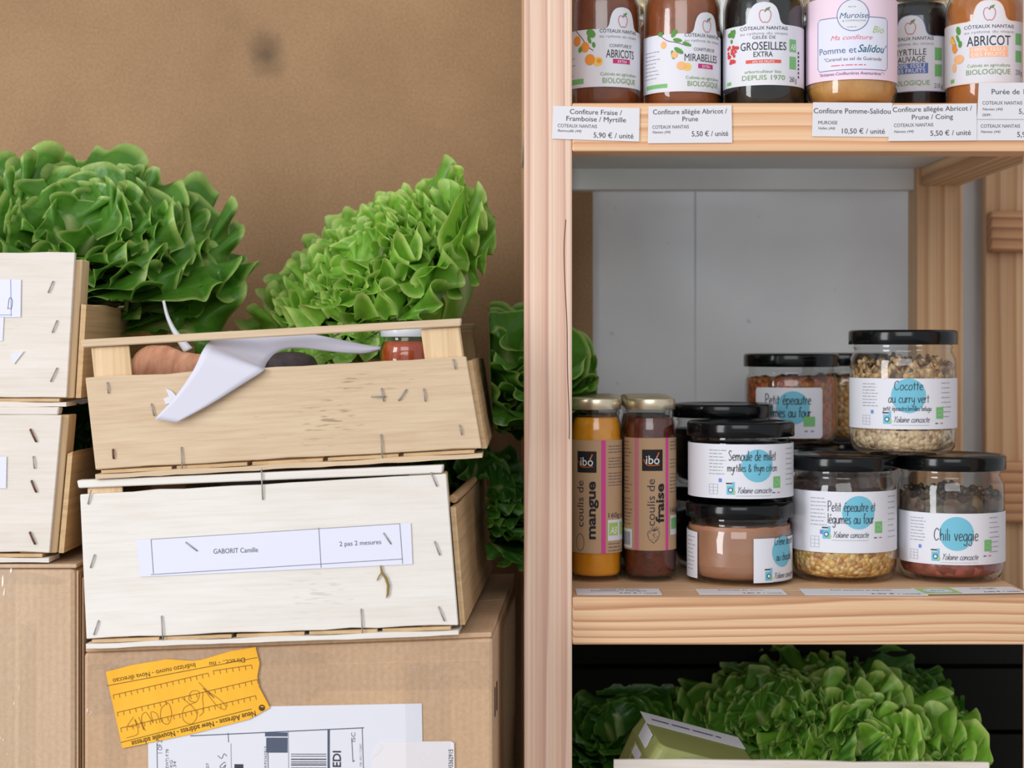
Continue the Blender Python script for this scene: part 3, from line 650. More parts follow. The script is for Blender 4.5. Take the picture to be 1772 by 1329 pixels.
def pulp(name, a, b, scale=60, rough=0.35):
    t = NT(name); n = t.noise(t.coord((1, 1, 1)), scale, 4, 0.65); r = t.ramp(n, 'Fac', [(0.32, lin(a)), (0.68, lin(b))]); t.col(r)
    t.b.inputs['Roughness'].default_value = rough; t.bump(n, 'Fac', 0.3, 0.002); return t.m
M['f_cocotte'] = grain('curry_grains', [(226, 194, 150), (150, 112, 78), (206, 164, 116), (70, 52, 40), (214, 178, 130), (190, 150, 104)], 210)
M['f_cocotte_low'] = grain('curry_paste', [(234, 210, 174), (224, 198, 160), (230, 206, 168), (140, 110, 82), (234, 208, 172)], 260, 0.4)
M['f_spelt'] = grain('spelt_grains', [(240, 192, 110), (246, 208, 140), (222, 164, 84), (176, 116, 60), (248, 216, 154)], 240)
M['f_spelt_top'] = grain('spelt_and_vegetables', [(86, 52, 34), (150, 92, 50), (60, 40, 34), (120, 70, 44)], 190)
M['f_spelt_red'] = grain('spelt_with_tomato', [(200, 84, 44), (170, 92, 50), (190, 126, 66), (120, 66, 44), (206, 100, 52)], 200)
M['f_chili'] = grain('bean_chili', [(150, 66, 58), (176, 92, 84), (110, 54, 48), (190, 110, 100), (134, 80, 62)], 120, 0.6, 0.3)
M['f_chili_top'] = grain('chili_herbs', [(74, 72, 54), (110, 84, 66), (62, 50, 48), (120, 104, 78)], 120)
M['f_choc'] = pulp('chocolate_cream', (160, 112, 86), (172, 124, 97), 30)
M['f_berry'] = pulp('blueberry_semolina', (66, 46, 48), (92, 66, 64), 120)
M['f_mango'] = pulp('mango_coulis', (222, 138, 20), (236, 160, 34), 40, 0.25)
M['f_straw'] = pulp('strawberry_coulis', (78, 34, 26), (112, 52, 42), 130, 0.25)
M['f_apricot'] = pulp('apricot_jam', (98, 46, 24), (134, 68, 36), 36, 0.25)
M['f_mirabelle'] = pulp('mirabelle_jam', (124, 64, 34), (156, 86, 48), 36, 0.25)
M['f_currant'] = pulp('redcurrant_jelly', (10, 16, 18), (18, 24, 24), 20, 0.2)
M['f_apple'] = pulp('apple_caramel_jam', (186, 130, 66), (214, 162, 96), 45, 0.3)
M['f_bilberry'] = pulp('bilberry_spread', (12, 12, 16), (22, 20, 25), 30, 0.25)
M['f_apricot_soft'] = pulp('apricot_spread', (170, 98, 46), (196, 124, 66), 30, 0.25)
M['f_sauce'] = pulp('tomato_sauce', (176, 60, 20), (206, 92, 34), 50, 0.3)

# ------------------------------------------------------------------ jars
class Jar:
    """a jar standing at base height bz with its axis at photo column cx and depth Yc"""
    def __init__(s, name, cx, Yc, bz, r, label, cat, group):
        s.cx, s.Yc, s.bz, s.r = cx, Yc, bz, r
        s.root = empty(name, ((cx - CX) * S(Yc), Yc, bz)); tag(s.root, label, cat, group)
        s.root.rotation_euler.z = -math.atan2(s.root.location.x, Yc - CAMY)      # so that the jar's own front faces the lens axis in arc coordinates
    def A(s, X):
        q = max(-0.985, min(0.985, (X - s.cx) * S(s.Yc) / s.r)); return s.r * math.asin(q)
    def Z(s, y, X=None):
        c = 1.0 if X is None else math.cos(s.A(X) / s.r); return CAMZ - (y - HY) * S(s.Yc - s.r * c) - s.bz
    def wrap(s, dr=0.0003):
        def f(a, z, o):
            R = s.r + dr + o; th = a / s.r; return (R * math.sin(th), -R * math.cos(th), z)
        return f
    def part(s, name, prof, mat, seg=56): return MB().lathe(prof, seg).build(name, mat, s.root)
    def label(s, pts, mat, dr=0.0003, name='label'):
        p = Print(); p.poly(pts, mat, 0); s.lab = p.build(name, s.root, s.wrap(dr), cut=0.0022)
        return s.lab
    def printing(s, pr, dr=0.0003, parent=None): return pr.build('printing', parent or s.lab, s.wrap(dr), cut=0.0025)
def lid_prof(r, z0, z1): return [(r - 0.004, z0 + 0.0004), (r - 0.0004, z0), (r, z0 + 0.0006), (r, z1 - 0.0022), (r - 0.0007, z1 - 0.0008), (r - 0.0025, z1), (r - 0.0045, z1 - 0.0003), (r - 0.006, z1 - 0.0012), (0, z1 - 0.0013)]
def heap(r, z, amp, seed, n=26, seg=56):
    """lumpy top surface of a filling"""
    rr = random.Random(seed); mb = MB(); rings = 14
    ph = [(rr.uniform(0, 6.28), rr.uniform(0, 6.28), rr.uniform(60, 420), rr.uniform(60, 420)) for _ in range(16)]
    def h(x, y): return z + amp * sum(math.sin(x * c + a) * math.sin(y * d + b) for a, b, c, d in ph) / 4.5 - amp * 0.3 * (math.hypot(x, y) / r) ** 2
    g = [[(r * i / rings * math.cos(6.2832 * k / seg), r * i / rings * math.sin(6.2832 * k / seg), h(r * i / rings * math.cos(6.2832 * k / seg), r * i / rings * math.sin(6.2832 * k / seg))) for k in range(seg + 1)] for i in range(rings + 1)]
    return g
_b = bmesh.new(); bmesh.ops.create_icosphere(_b, subdivisions=1, radius=1.0); _b.verts.ensure_lookup_table()
LUMP = ([tuple(v.co) for v in _b.verts], [tuple(v.index for v in f.verts) for f in _b.faces]); _b.free()
def filling(j, zones, r, z0, top, amp, seed, name='filling'):
    """zones: [(material, z_to)]"""
    z = z0; first = True
    for i, (m, zt) in enumerate(zones):
        last = i == len(zones) - 1
        mb = MB(); seg = 56
        prof = ([(0, z0), (max(r - 0.0115, r * 0.6), z0), (r - 0.0035, z0 + 0.003), (r - 0.0008, z0 + 0.008), (r, z0 + 0.012)] if first else [(r, z)])
        if last:
            g = heap(r, top, amp, seed); rim = g[-1]
            mb.lathe(prof, seg) if len(prof) > 1 else None
            n0 = prof[-1][1]
            side = [[(p[0], p[1], n0) for p in rim], rim]
            mb.sheet(side); mb.sheet(g)
            if amp > 0.0045:
                rr = random.Random(seed + 5)
                for _ in range(170):
                    a = rr.uniform(0, 6.283); q = r * 0.93 * math.sqrt(rr.random()); gi = g[min(14, int(q / r * 14))][int(a / 6.2832 * 56)]
                    u = rr.uniform(0.0022, 0.0042); e = Euler((rr.uniform(0, 3), rr.uniform(0, 3), rr.uniform(0, 3))).to_matrix()
                    mb.add([Vector(gi) + Vector((0, 0, u * 0.4)) + e @ Vector((x * u, y * u * 0.8, z_ * u * 0.65)) for x, y, z_ in LUMP[0]], LUMP[1], 0, True)
        else:
            mb.lathe(prof + [(r, zt)], seg)
        mb.build(name, m, j.root); z = zt; first = False
GRP_Y = 'ready meals in black-lidded glass jars'
def meal_jar(cx, Yc, bz, label, R=0.0455, H=0.1077, zones=None, top=0.08, amp=0.004, seed=1, lidr=None):
    j = Jar('meal_jar', cx, Yc, bz, R, label, 'jar', GRP_Y); LR = lidr or R + 0.0012; L0 = H - 0.0125
    c = min(0.012, R * 0.3)
    j.part('glass', [(0, 0.0022), (R - c - 0.006, 0.0018), (R - c, 0.0002), (R - c * 0.4, 0.0022), (R - c * 0.12, c * 0.6), (R, c * 1.1), (R, L0 - 0.019), (R - 0.0006, L0 - 0.012), (R - 0.0035, L0 - 0.0065), (R - 0.0042, L0 - 0.004), (R - 0.0028, L0 - 0.0025), (R - 0.0042, L0 + 0.0005), (R - 0.0042, L0 + 0.004)], M['glass'])
    filling(j, zones, R - 0.0016, 0.004, top, amp, seed)
    j.part('lid', lid_prof(LR, L0, H), M['lid_black']); return j
def yolaine(j, cx, y_top, y_bot, lines, circ, logo_y, x0=None, x1=None, green=None, side=True, extra=True):
    """white wrap label with an aqua spot, handwritten name and the maker's line"""
    a0 = j.A(x0) if x0 is not None else -j.r * 1.9; a1 = j.A(x1) if x1 is not None else j.r * 1.9
    zt, zb = j.Z(y_top, cx), j.Z(y_bot, cx); j.label([(a0, zb), (a1, zb), (a1, zt), (a0, zt)], 'paper_white')
    s = S(j.Yc - j.r); A0 = j.A(circ[0]); pr = Print()
    ax = lambda X: A0 + (X - circ[0]) * s             # flat label coordinates measured from the spot
    pr.disc(A0, j.Z(circ[1], circ[0]), circ[2] * s, 'aqua', 1)
    for st_, xa, xb, y, xh, w in lines: pr.hand(st_, ax(xa), ax(xb), j.Z(y, circ[0]), xh * s, w * 0.78 * s, 'ink_dark', 3)
    lx, ly = logo_y
    if ly:
        Zl = lambda y: j.Z(y, circ[0])
        pr.rect(ax(lx), Zl(ly + 10), ax(lx + 14), Zl(ly - 6), 'aqua', 1); pr.disc(ax(lx + 7), Zl(ly + 2), 4.5 * s, 'teal_dark', 2); pr.rect(ax(lx - 1), Zl(ly - 8), ax(lx + 13), Zl(ly - 10.5), 'ink_dark', 2)
        pr.disc(ax(lx + 7), Zl(ly + 2), 2.6 * s, 'paper_white', 3); pr.rect(ax(lx + 10), Zl(ly - 2), ax(lx + 14), Zl(ly - 12), 'aqua', 3); pr.rect(ax(lx + 11), Zl(ly + 8), ax(lx + 15), Zl(ly + 3), 'lime', 3)
        pr.hand('Yolaine concocte', ax(lx + 18), ax(lx + 80), Zl(ly + 7), 6.0 * s, 0.9 * s, 'ink_grey', 3, 0.25); pr.line([(ax(lx + 16), Zl(ly + 12)), (ax(lx + 80), Zl(ly + 12))], 0.6 * s, 'ink_soft', 2)
    if green:
        gx_, gy = green; pr.rect(ax(gx_), j.Z(gy + 10, circ[0]), ax(gx_ + 16), j.Z(gy - 10, circ[0]), 'bio_green', 2)
        for k in range(7):
            an = -2.4 + k * 0.75; pr.disc(ax(gx_ + 8 + 4.5 * math.cos(an)), j.Z(gy, circ[0]) + 4.5 * s * math.sin(an), 0.6 * s, 'logo_white', 3, n=6)
        pr.rect(ax(gx_ - 2), j.Z(gy + 19, circ[0]), ax(gx_ + 4), j.Z(gy + 17, circ[0]), 'navy', 2); pr.rect(ax(gx_ + 9), j.Z(gy + 19, circ[0]), ax(gx_ + 15), j.Z(gy + 17, circ[0]), 'flag_red', 2)
    if side:
        h = zt - zb; r = random.Random(int(cx)); al = max(a0 + 0.002, A0 - 0.042); ar = A0 + 0.030
        for k in range(8):
            pr.scrawl(al, al + 0.016, zt - h * (0.12 + k * 0.062), 0.0011, 'ink_soft', 2, k + int(cx))
            if x1 is None: pr.scrawl(ar, ar + 0.014, zt - h * (0.10 + k * 0.095), 0.0011, 'ink_soft', 2, k + 40 + int(cx))
        pr.rect(al + 0.009, zb + h * 0.30, al + 0.0118, zb + h * 0.37, 'fb_blue', 2)
        for k in range(4): pr.line([(al, zb + h * (0.08 + k * .06)), (al + 0.0085, zb + h * (0.08 + k * .06))], 0.00025, 'ink_soft', 2)
        for k in range(3): pr.line([(al + k * .004, zb + h * 0.08), (al + k * .004, zb + h * 0.26)], 0.00025, 'ink_soft', 2)
    j.printing(pr)
RT = 0.0455; YJ = 0.067 + RT; zTop = zL + 0.1077
j = meal_jar(1562.5, YJ, zTop + 0.0002, 'jar of beige grains and lentils standing on two other jars', zones=[(M['f_cocotte_low'], 0.022), (M['f_cocotte'], 0.08)], top=0.0775, amp=0.007, seed=3)
yolaine(j, 1572, 655, 743, [('Cocotte', 1547, 1597, 675, 9, 1.5), ('au curry vert', 1537, 1608, 697, 9, 1.4), ('petit épeautre,lentilles beluga', 1528, 1612, 711, 5, 0.9)], (1572, 685, 30), (1528, 724), green=(1622, 715))
j = meal_jar(1459, YJ, zL + 0.0002, 'front jar of golden spelt grains with a label naming oven vegetables', zones=[(M['f_spelt'], 0.035), (M['f_spelt_top'], 0.07)], top=0.0755, amp=0.003, seed=5)
yolaine(j, 1485, 851, 957, [('Petit épeautre et', 1431, 1516, 885, 10, 1.5), ('légumes au four', 1431, 1513, 906, 10, 1.5)], (1485, 887, 29), (1422, 923), green=(1515, 913))
j = meal_jar(1645.5, YJ + 0.002, zL + 0.0002, 'jar of red bean chili with an aqua-spot label, rightmost on the shelf', zones=[(M['f_chili'], 0.032), (M['f_chili_top'], 0.075)], top=0.0735, amp=0.006, seed=8)
yolaine(j, 1655, 889, 978, [('Chili veggie', 1616, 1693, 936, 12, 1.7)], (1655, 924, 29.5), (1612, 962), green=(1705, 945))
RS = 0.0448; YS = 0.053 + RS
j = meal_jar(1279.5, YS, zL + 0.0002, 'squat jar of milk-brown chocolate cream under the millet jar', R=RS, H=0.0685, zones=[(M['f_choc'], 0.05)], top=0.0495, amp=0.0006, seed=2)
yolaine(j, 1340, 930, 1006, [('Crème dessert', 1330, 1392, 941, 8, 1.3), ('au chocolat', 1334, 1384, 968, 8, 1.3)], (1352, 953, 27), (1311, 991), x0=1303, side=False, green=(1394, 975))
p = Print(); p.poly([(-RS * 1.9, j.Z(1000, 1200)), (j.A(1209), j.Z(1002, 1209)), (j.A(1209), j.Z(922, 1209)), (-RS * 1.9, j.Z(916, 1200))], 'paper_white', 0); lab2 = p.build('label', j.root, j.wrap(), cut=0.0022)
p = Print(); [p.scrawl(j.A(1209) - 0.018, j.A(1209) - 0.003, j.Z(930 + k * 7, 1200), 0.0011, 'ink_soft', 2, k) for k in range(9)]; j.printing(p, parent=lab2)
j = meal_jar(1281.5, YS, zL + 0.0689, 'squat jar of dark millet and blueberry semolina, on the chocolate cream jar', R=RS, H=0.0685, zones=[(M['f_berry'], 0.05)], top=0.0495, amp=0.001, seed=6)
yolaine(j, 1310, 769, 863, [('Semoule de millet', 1259, 1346, 797, 10, 1.5), ('myrtilles & thym citron', 1257, 1348, 816, 8, 1.2)], (1310, 806, 28.5), (1256, 846), green=(1340, 835))
# the row behind
YB = 0.191; hS = 0.0745
for k, lb in enumerate(('lower jar of the dark stack behind the millet jar', 'black-lidded squat jar on top of the dark stack behind the millet jar')):
    j = meal_jar(1250, YB, zL + 0.0002 + k * (hS + 0.0002), lb, R=RS, H=hS, zones=[(M['f_bilberry'], 0.05)], top=0.052, amp=0.001, seed=11 + k)
RM = 0.0436; HM = 0.0865
for i, (cx, Yc) in enumerate(((1369, 0.25), (1458, 0.319))):
    cxx = cx
    j = meal_jar(cxx, Yc, zL + 0.0002, 'tall jar under the spelt jar of the back row' if i == 0 else 'tall jar at the bottom of the far corner of the back row', R=RM, zones=[(M['f_spelt_top'], 0.07)], top=0.075, amp=0.003, seed=20 + i)
    j = meal_jar(cxx, Yc, zTop + 0.0004, ('jar of red-orange spelt stacked behind, with a small square label' if i == 0 else 'yellowish jar peeking out between the stacked spelt jar and the lentil jar'), R=RM, H=HM, zones=[(M['f_spelt_red'] if i == 0 else M['f_spelt'], 0.05)], top=0.0635, amp=0.003, seed=30 + i)
    if i == 0:
        s = S(j.Yc - j.r); a0, a1 = j.A(1310), j.A(1421); zb, zt = j.Z(759, 1369), j.Z(671, 1369); c = 0.002
        j.label([(a0 + c, zb), (a1 - c, zb), (a1, zb + c), (a1, zt - c), (a1 - c, zt), (a0 + c, zt), (a0, zt - c), (a0, zb + c)], 'paper_white')
        p = Print(); ax = lambda X: j.A(1372) + (X - 1372) * s; p.disc(ax(1372), j.Z(706, 1372), 29 * s, 'aqua', 1)
        p.hand('Petit épeautre', ax(1322), ax(1404), j.Z(700, 1372), 10 * s, 1.6 * s, 'ink_dark', 3); p.hand('légumes au four', ax(1316), ax(1404), j.Z(722, 1372), 10 * s, 1.6 * s, 'ink_dark', 3)
        p.rect(ax(1390), j.Z(738, 1372), ax(1411), j.Z(721, 1372), 'bio_green', 4); p.rect(ax(1392), j.Z(748, 1372), ax(1398), j.Z(745, 1372), 'ink_soft', 2); p.rect(ax(1403), j.Z(748, 1372), ax(1409), j.Z(745, 1372), 'ink_soft', 2)
        j.printing(p)

# ------------------------------------------------------------------ coulis bottles
def coulis(cx, Yc, label, fill, kind):
    R, H = 0.0222, 0.1575; L0 = H - 0.0105
    j = Jar('coulis_bottle', cx, Yc, zL + 0.0002, R, label, 'bottle', 'slim coulis bottles with gold lids')
    j.part('glass', [(0, 0.003), (R - 0.006, 0.0025), (R - 0.004, 0.0003), (R - 0.0012, 0.0012), (R, 0.004), (R, 0.128), (R - 0.0006, 0.134), (R - 0.0022, 0.139), (R - 0.0026, 0.142), (R - 0.0016, 0.1435), (R - 0.0026, L0 + 0.001), (R - 0.0026, L0 + 0.003)], M['glass'], 40)
    j.part('filling', [(0, 0.005), (R - 0.003, 0.005), (R - 0.0012, 0.008), (R - 0.0012, 0.128), (R - 0.0018, 0.134), (R - 0.0032, 0.139), (R - 0.004, 0.140), (0, 0.1405)], fill, 40)
    j.part('lid', lid_prof(R - 0.0005, L0, H), M['lid_gold'], 40)
    s = S(j.Yc - R); return j, s
def ibo_label(j, s, lc, word, fruit):
    z0, z1 = j.Z(958 if fruit == 'mango' else 953, j.cx), j.Z(762 if fruit == 'mango' else 758, j.cx); a = j.r * 2.6
    j.label([(-a, z0), (a, z0), (a, z1), (-a, z1)], 'kraft'); p = Print(); A0 = j.A(lc); ax = lambda X: A0 + (X - lc) * s
    Zc = lambda y: j.Z(y, lc)
    dy = 0 if fruit == 'mango' else -3
    p.rect(ax(lc - 18), Zc(818 + dy), ax(lc + 18), Zc(781 + dy), 'logo_black', 1)
    p.text('ibó', ax(lc - 11), ax(lc + 12), Zc(806 + dy), 15 * s, 'logo_white', 2, 0.0)
    p.curve([(ax(lc - 15), Zc(798 + dy)), (ax(lc - 11), Zc(806 + dy)), (ax(lc - 5), Zc(808.5 + dy)), (ax(lc + 12), Zc(807.5 + dy))], 1.3 * s, 'logo_orange', 3); p.line([(ax(lc + 8), Zc(793 + dy)), (ax(lc + 11), Zc(786 + dy))], 2.2 * s, 'logo_orange', 3)
    def up(st, x, y0, y1, h, m, b=0.0): p.text(st, ax(x), ax(x) + abs(Zc(y1) - Zc(y0)), Zc(y0), h * s, m, 2, b, 0, math.pi / 2)
    if fruit == 'mango':
        up('coulis de', lc - 5, 912, 832, 13.5, 'ink_dark'); up('mangue', lc + 16, 933, 833, 15.5, 'ink_black', 0.03)
        p.rect(ax(lc + 26), z0, ax(lc + 34), z1, 'pink_stripe', 1)
        q = [(lc - 12 + 8 * math.cos(t_), 939 + 15 * math.sin(t_)) for t_ in np.linspace(0, 6.3, 24)]; p.line([(ax(x), Zc(y)) for x, y in q], 0.9 * s, 'ink_dark', 2)
        xr = lc + 39
        for k in range(14):
            if k not in (3, 8): p.scrawl(ax(xr), ax(xr + 42), Zc(773 + k * 5.2), 2.2 * s, 'ink_grey', 2, k + 3)
        p.text('160g', ax(xr), ax(xr + 26), Zc(896), 8.5 * s, 'ink_dark', 2); p.text('e', ax(xr + 30), ax(xr + 35), Zc(896), 8 * s, 'ink_dark', 2)
        for gx_ in (xr, xr + 26):
            p.rect(ax(gx_ - 1), Zc(936), ax(gx_ + 25), Zc(900), 'paper_white', 1); p.rect(ax(gx_ + 1), Zc(927), ax(gx_ + 21), Zc(905), 'lime', 2)
        p.text('AB', ax(xr + 3), ax(xr + 19), Zc(924), 12 * s, 'logo_white', 3, 0, 0.3)
        for k in range(3): p.scrawl(ax(xr), ax(xr + 38), Zc(942 + k * 6), 2.4 * s, 'ink_grey', 2, k + 60)
    else:
        up('coulis de', lc + 4, 910, 829, 13.5, 'ink_dark'); up('fraise', lc + 20, 905, 837, 14.5, 'ink_black', 0.03)
        p.rect(ax(lc + 24), z0, ax(lc + 30), z1, 'pink_stripe', 1)
        for k in range(4): p.rect(ax(lc - 32 + k * 2.2), z0, ax(lc - 31 + k * 2.2), z1, 'pink_stripe', 1)
        out = [(lc + 2, 940), (lc - 6, 932), (lc - 8, 922), (lc - 3, 918), (lc + 3, 919), (lc + 9, 917), (lc + 12, 923), (lc + 9, 933), (lc + 2, 940)]
        p.curve([(ax(x), Zc(y)) for x, y in out], 0.9 * s, 'ink_dark', 2)
        rr = random.Random(2)
        for k in range(14): p.disc(ax(lc + 2 + rr.uniform(-7, 7)), Zc(927 + rr.uniform(-6, 8)), 0.8 * s, 'ink_dark', 2, n=6)
        for k in range(5): p.line([(ax(lc + 3), Zc(919)), (ax(lc - 4 + 4 * k), Zc(913 - (k % 2) * 2))], 0.8 * s, 'ink_dark', 2)
        for k in range(24):
            if k not in (5, 9, 15): p.scrawl(ax(lc - 78), ax(lc - 37), Zc(766 + k * 6.2), 2.3 * s, 'ink_grey', 2, k + 3)
            if k < 15 and k not in (3, 4, 8): p.scrawl(ax(lc + 34), ax(lc + 74), Zc(766 + k * 6.2), 2.3 * s, 'ink_grey', 2, k + 33)
        p.rect(ax(lc - 80), Zc(950), ax(lc - 38), Zc(917), 'paper_white', 1)
        for k in range(9): p.rect(ax(lc - 72 + k * 3.4), Zc(945), ax(lc - 70.5 + k * 3.4), Zc(922), 'ink_dark', 2)
        p.text('160g', ax(lc + 35), ax(lc + 60), Zc(888), 8.5 * s, 'ink_dark', 2); p.rect(ax(lc + 35), Zc(927), ax(lc + 62), Zc(893), 'paper_white', 1); p.rect(ax(lc + 37), Zc(917), ax(lc + 58), Zc(898), 'bio_green', 2)
    j.printing(p)
YI = 0.083 + 0.0222
jm, s_ = coulis(1031.5, YI, 'front bottle of golden mango coulis next to the thick post', M['f_mango'], 0); ibo_label(jm, s_, 1015, 'mangue', 'mango')
jf, s_ = coulis(1125, YI, 'front bottle of dark red strawberry coulis with a doodled strawberry', M['f_straw'], 0); ibo_label(jf, s_, 1129, 'fraise', 'straw')
for (src, dx, dy, lb) in ((jm, 0.001, 0.0462, 'gold-lidded coulis bottle just behind the mango bottle'), (jf, 0.0015, 0.0462, 'gold-lidded coulis bottle just behind the strawberry bottle'),
                          (jm, 0.004, 0.0925, 'gold-lidded coulis bottle in the third row behind the mango bottle'), (jf, 0.002, 0.0925, 'gold-lidded coulis bottle in the third row behind the strawberry bottle')):
    c = copy_tree(src.root); c.location = src.root.location + Vector((dx, dy, 0)); c['label'] = lb

# ------------------------------------------------------------------ jam jars on the upper shelf
def jam(cx, Yc, R, fill, label, H=0.122, cat='jar', lidm=None, flat=0.0):
    j = Jar('jam_jar', cx, Yc, zT + 0.0002, R, label, cat, 'jam jars on the upper shelf'); L0 = H - 0.012
    b = 0.004 + flat
    j.part('glass', [(0, 0.0022), (R - b - 0.003, 0.0018), (R - b, 0.0002), (R - b * 0.3, 0.002), (R, b * 1.2), (R, H - 0.034), (R - 0.002, H - 0.026), (R - 0.006, H - 0.018), (R - 0.0065, H - 0.014), (R - 0.0065, L0 + 0.003)], M['glass'], 48)
    j.part('filling', [(0, 0.004), (R - b - 0.001, 0.004), (R - b * 0.4 - 0.0014, 0.0055), (R - 0.0014, b * 1.2 + 0.003), (R - 0.0014, H - 0.035), (R - 0.0035, H - 0.027), (R - 0.0075, H - 0.02), (0, H - 0.0195)], fill, 48)
    j.part('lid', lid_prof(R - 0.004, L0, H), lidm or M['lid_gold'], 48); return j
def dome_label(j, dc, y_sh, y_bot, y_dome, hw, a0, a1, edge=None, paper_='paper_white'):
    """wrap label whose top edge swells into a dome for the apple mark"""
    s = S(j.Yc - j.r); A0 = j.A(dc); zb, zs, zd = j.Z(y_bot, j.cx), j.Z(y_sh, j.cx), j.Z(y_dome, dc)
    def outline(g):
        P = [(a0 - g, zb - g), (a1 + g, zb - g), (a1 + g, zs + g)]; W_ = hw * s + g; H_ = zd - zs
        ctrl = [(1.35, 0.0), (1.12, 0.06), (0.98, 0.22), (0.90, 0.48), (0.74, 0.76), (0.45, 0.94), (0, 1.0)]
        c = spl(ctrl, 4); P += [(A0 + W_ * x, zs + g + H_ * y) for x, y in c] + [(A0 - W_ * x, zs + g + H_ * y) for x, y in c[::-1][1:]]
        return P + [(a0 - g, zs + g)]
    if edge: p = Print(); p.poly(outline(0.0006), edge, 0); p.build('label_border', j.root, j.wrap(0.0002), cut=0.0022)
    j.label(outline(0), paper_)
    p = Print(); ax = lambda X: A0 + (X - dc) * s; Zc = lambda y: j.Z(y, dc)
    return p, ax, Zc, s
def apple(p, ax, Zc, s, x, y, r=9):
    o = [(0, -.75), (.35, -1), (.8, -.85), (1, -.2), (.75, .6), (.3, 1), (0, .88), (-.3, 1), (-.75, .6), (-1, -.2), (-.8, -.85), (-.35, -1), (0, -.75)]
    p.curve([(ax(x + r * a), Zc(y + r * 1.1 * b)) for a, b in o], 1.1 * s, 'apple_red', 2, 4); p.curve([(ax(x), Zc(y - 7)), (ax(x + 1), Zc(y - 12)), (ax(x + 2), Zc(y - 14))], 0.9 * s, 'twig', 2)
    p.poly([(ax(x + 1), Zc(y - 11)), (ax(x + 4), Zc(y - 15)), (ax(x + 9), Zc(y - 16)), (ax(x + 6), Zc(y - 11))], 'leaf_green', 3)
def fruit(p, ax, Zc, s, lst):
    for k, (x, y, rx, ry, m, rot) in enumerate(lst): p.disc(ax(x), Zc(y), rx * s, m, 2 + 0.01 * k + (k % 3), ry * s, 18, rot)
def head(p, ax, Zc, s, dc, y, w=30, half=False):
    p.text('COTEAUX NANTAIS'.replace('COT', 'CÔT', 1), ax(dc - w), ax(dc + w), Zc(y), 6.0 * s, 'ink_dark', 2); p.text('au rythme du vivant', ax(dc - w), ax(dc + w), Zc(y + 8.5), 4.6 * s, 'ink_soft', 2)
j = jam(1043, 0.062, 0.0312, M['f_apricot'], 'jam jar labelled apricots beside the thick post, at the row end')
p, ax, Zc, s = dome_label(j, 1077, 50, 150, 13, 26, -0.058, j.A(1077) + 0.03)
apple(p, ax, Zc, s, 1077, 38); head(p, ax, Zc, s, 1072, 58, 37)
p.text("CONFITURE D'", ax(1052), ax(1096), Zc(83), 5.5 * s, 'ink_grey', 2); p.text('ABRICOTS', ax(1046), ax(1102), Zc(101), 14 * s, 'ink_dark', 2, 0.004); p.rect(ax(1058), Zc(111), ax(1092), Zc(103), 'magenta', 1); p.text('EXTRA', ax(1067), ax(1085), Zc(109.5), 4.5 * s, 'logo_white', 2)
p.text('Cultivés en agriculture', ax(1036), ax(1108), Zc(132), 5.5 * s, 'text_green', 2); p.text('BIOLOGIQUE', ax(1040), ax(1106), Zc(145), 9 * s, 'text_green', 2)
p.curve([(ax(990), Zc(52)), (ax(1003), Zc(66)), (ax(1013), Zc(80)), (ax(1024), Zc(89))], 1.3 * s, 'twig', 2)
fruit(p, ax, Zc, s, [(992, 70, 8, 9, 'fruit_orange', 0), (1009, 82, 8, 9, 'fruit_orange', 0), (1018, 104, 9, 9.5, 'fruit_orange', 0), (1032, 108, 8.5, 8, 'fruit_yellow', 0.3), (1034, 107, 4, 4, 'fruit_orange', 0), (1020, 59, 9, 6.5, 'leaf_green', -0.7), (1017, 70, 3, 7, 'leaf_green', 0.4), (1000, 85, 4, 6, 'leaf_green', -0.5), (1025, 79, 3, 5, 'leaf_green', 0.2)])
p.rect(ax(975), Zc(145), ax(1006), Zc(136), 'bio_green', 1); [p.scrawl(ax(950), ax(988), Zc(100 + k * 6), 2.2 * s, 'ink_soft', 2, k) for k in range(6)]
j.printing(p)
j = jam(1180, 0.064, 0.0322, M['f_mirabelle'], 'jam jar labelled mirabelles, between the apricot and redcurrant jars')
p, ax, Zc, s = dome_label(j, 1222, 58, 158, 22, 26, -0.060, j.A(1222) + 0.03)
apple(p, ax, Zc, s, 1222, 47); head(p, ax, Zc, s, 1218, 66, 38)
p.text('CONFITURE DE', ax(1196), ax(1240), Zc(90), 5.5 * s, 'ink_grey', 2); p.text('MIRABELLES', ax(1180), ax(1248), Zc(108), 13 * s, 'ink_dark', 2); p.rect(ax(1204), Zc(120), ax(1236), Zc(112), 'magenta', 1); p.text('EXTRA', ax(1212), ax(1229), Zc(118.5), 4.5 * s, 'logo_white', 2)
p.text('Cultivés en agriculture', ax(1182), ax(1254), Zc(139), 5.5 * s, 'text_green', 2); p.text('BIOLOGIQUE', ax(1185), ax(1252), Zc(151), 9 * s, 'text_green', 2)
p.curve([(ax(1136), Zc(62)), (ax(1150), Zc(72)), (ax(1166), Zc(76)), (ax(1184), Zc(82))], 1.2 * s, 'twig', 2)
fruit(p, ax, Zc, s, [(1143, 79, 5.5, 6.5, 'fruit_peach', 0), (1163, 97, 5.5, 6, 'fruit_peach', 0), (1174, 116, 7.5, 7, 'fruit_peach', 0), (1184, 118, 7.5, 7, 'fruit_yellow', 0), (1184, 118, 3, 3, 'fruit_peach', 0), (1162, 60, 4, 8, 'leaf_green', -0.5), (1168, 72, 8, 3.5, 'leaf_green', -0.2), (1184, 79, 8, 3, 'leaf_green', -0.4), (1170, 90, 9, 4, 'leaf_green', -0.6), (1160, 97, 3, 8, 'leaf_green', 0.2), (1137, 60, 5, 4, 'leaf_green', 0)])
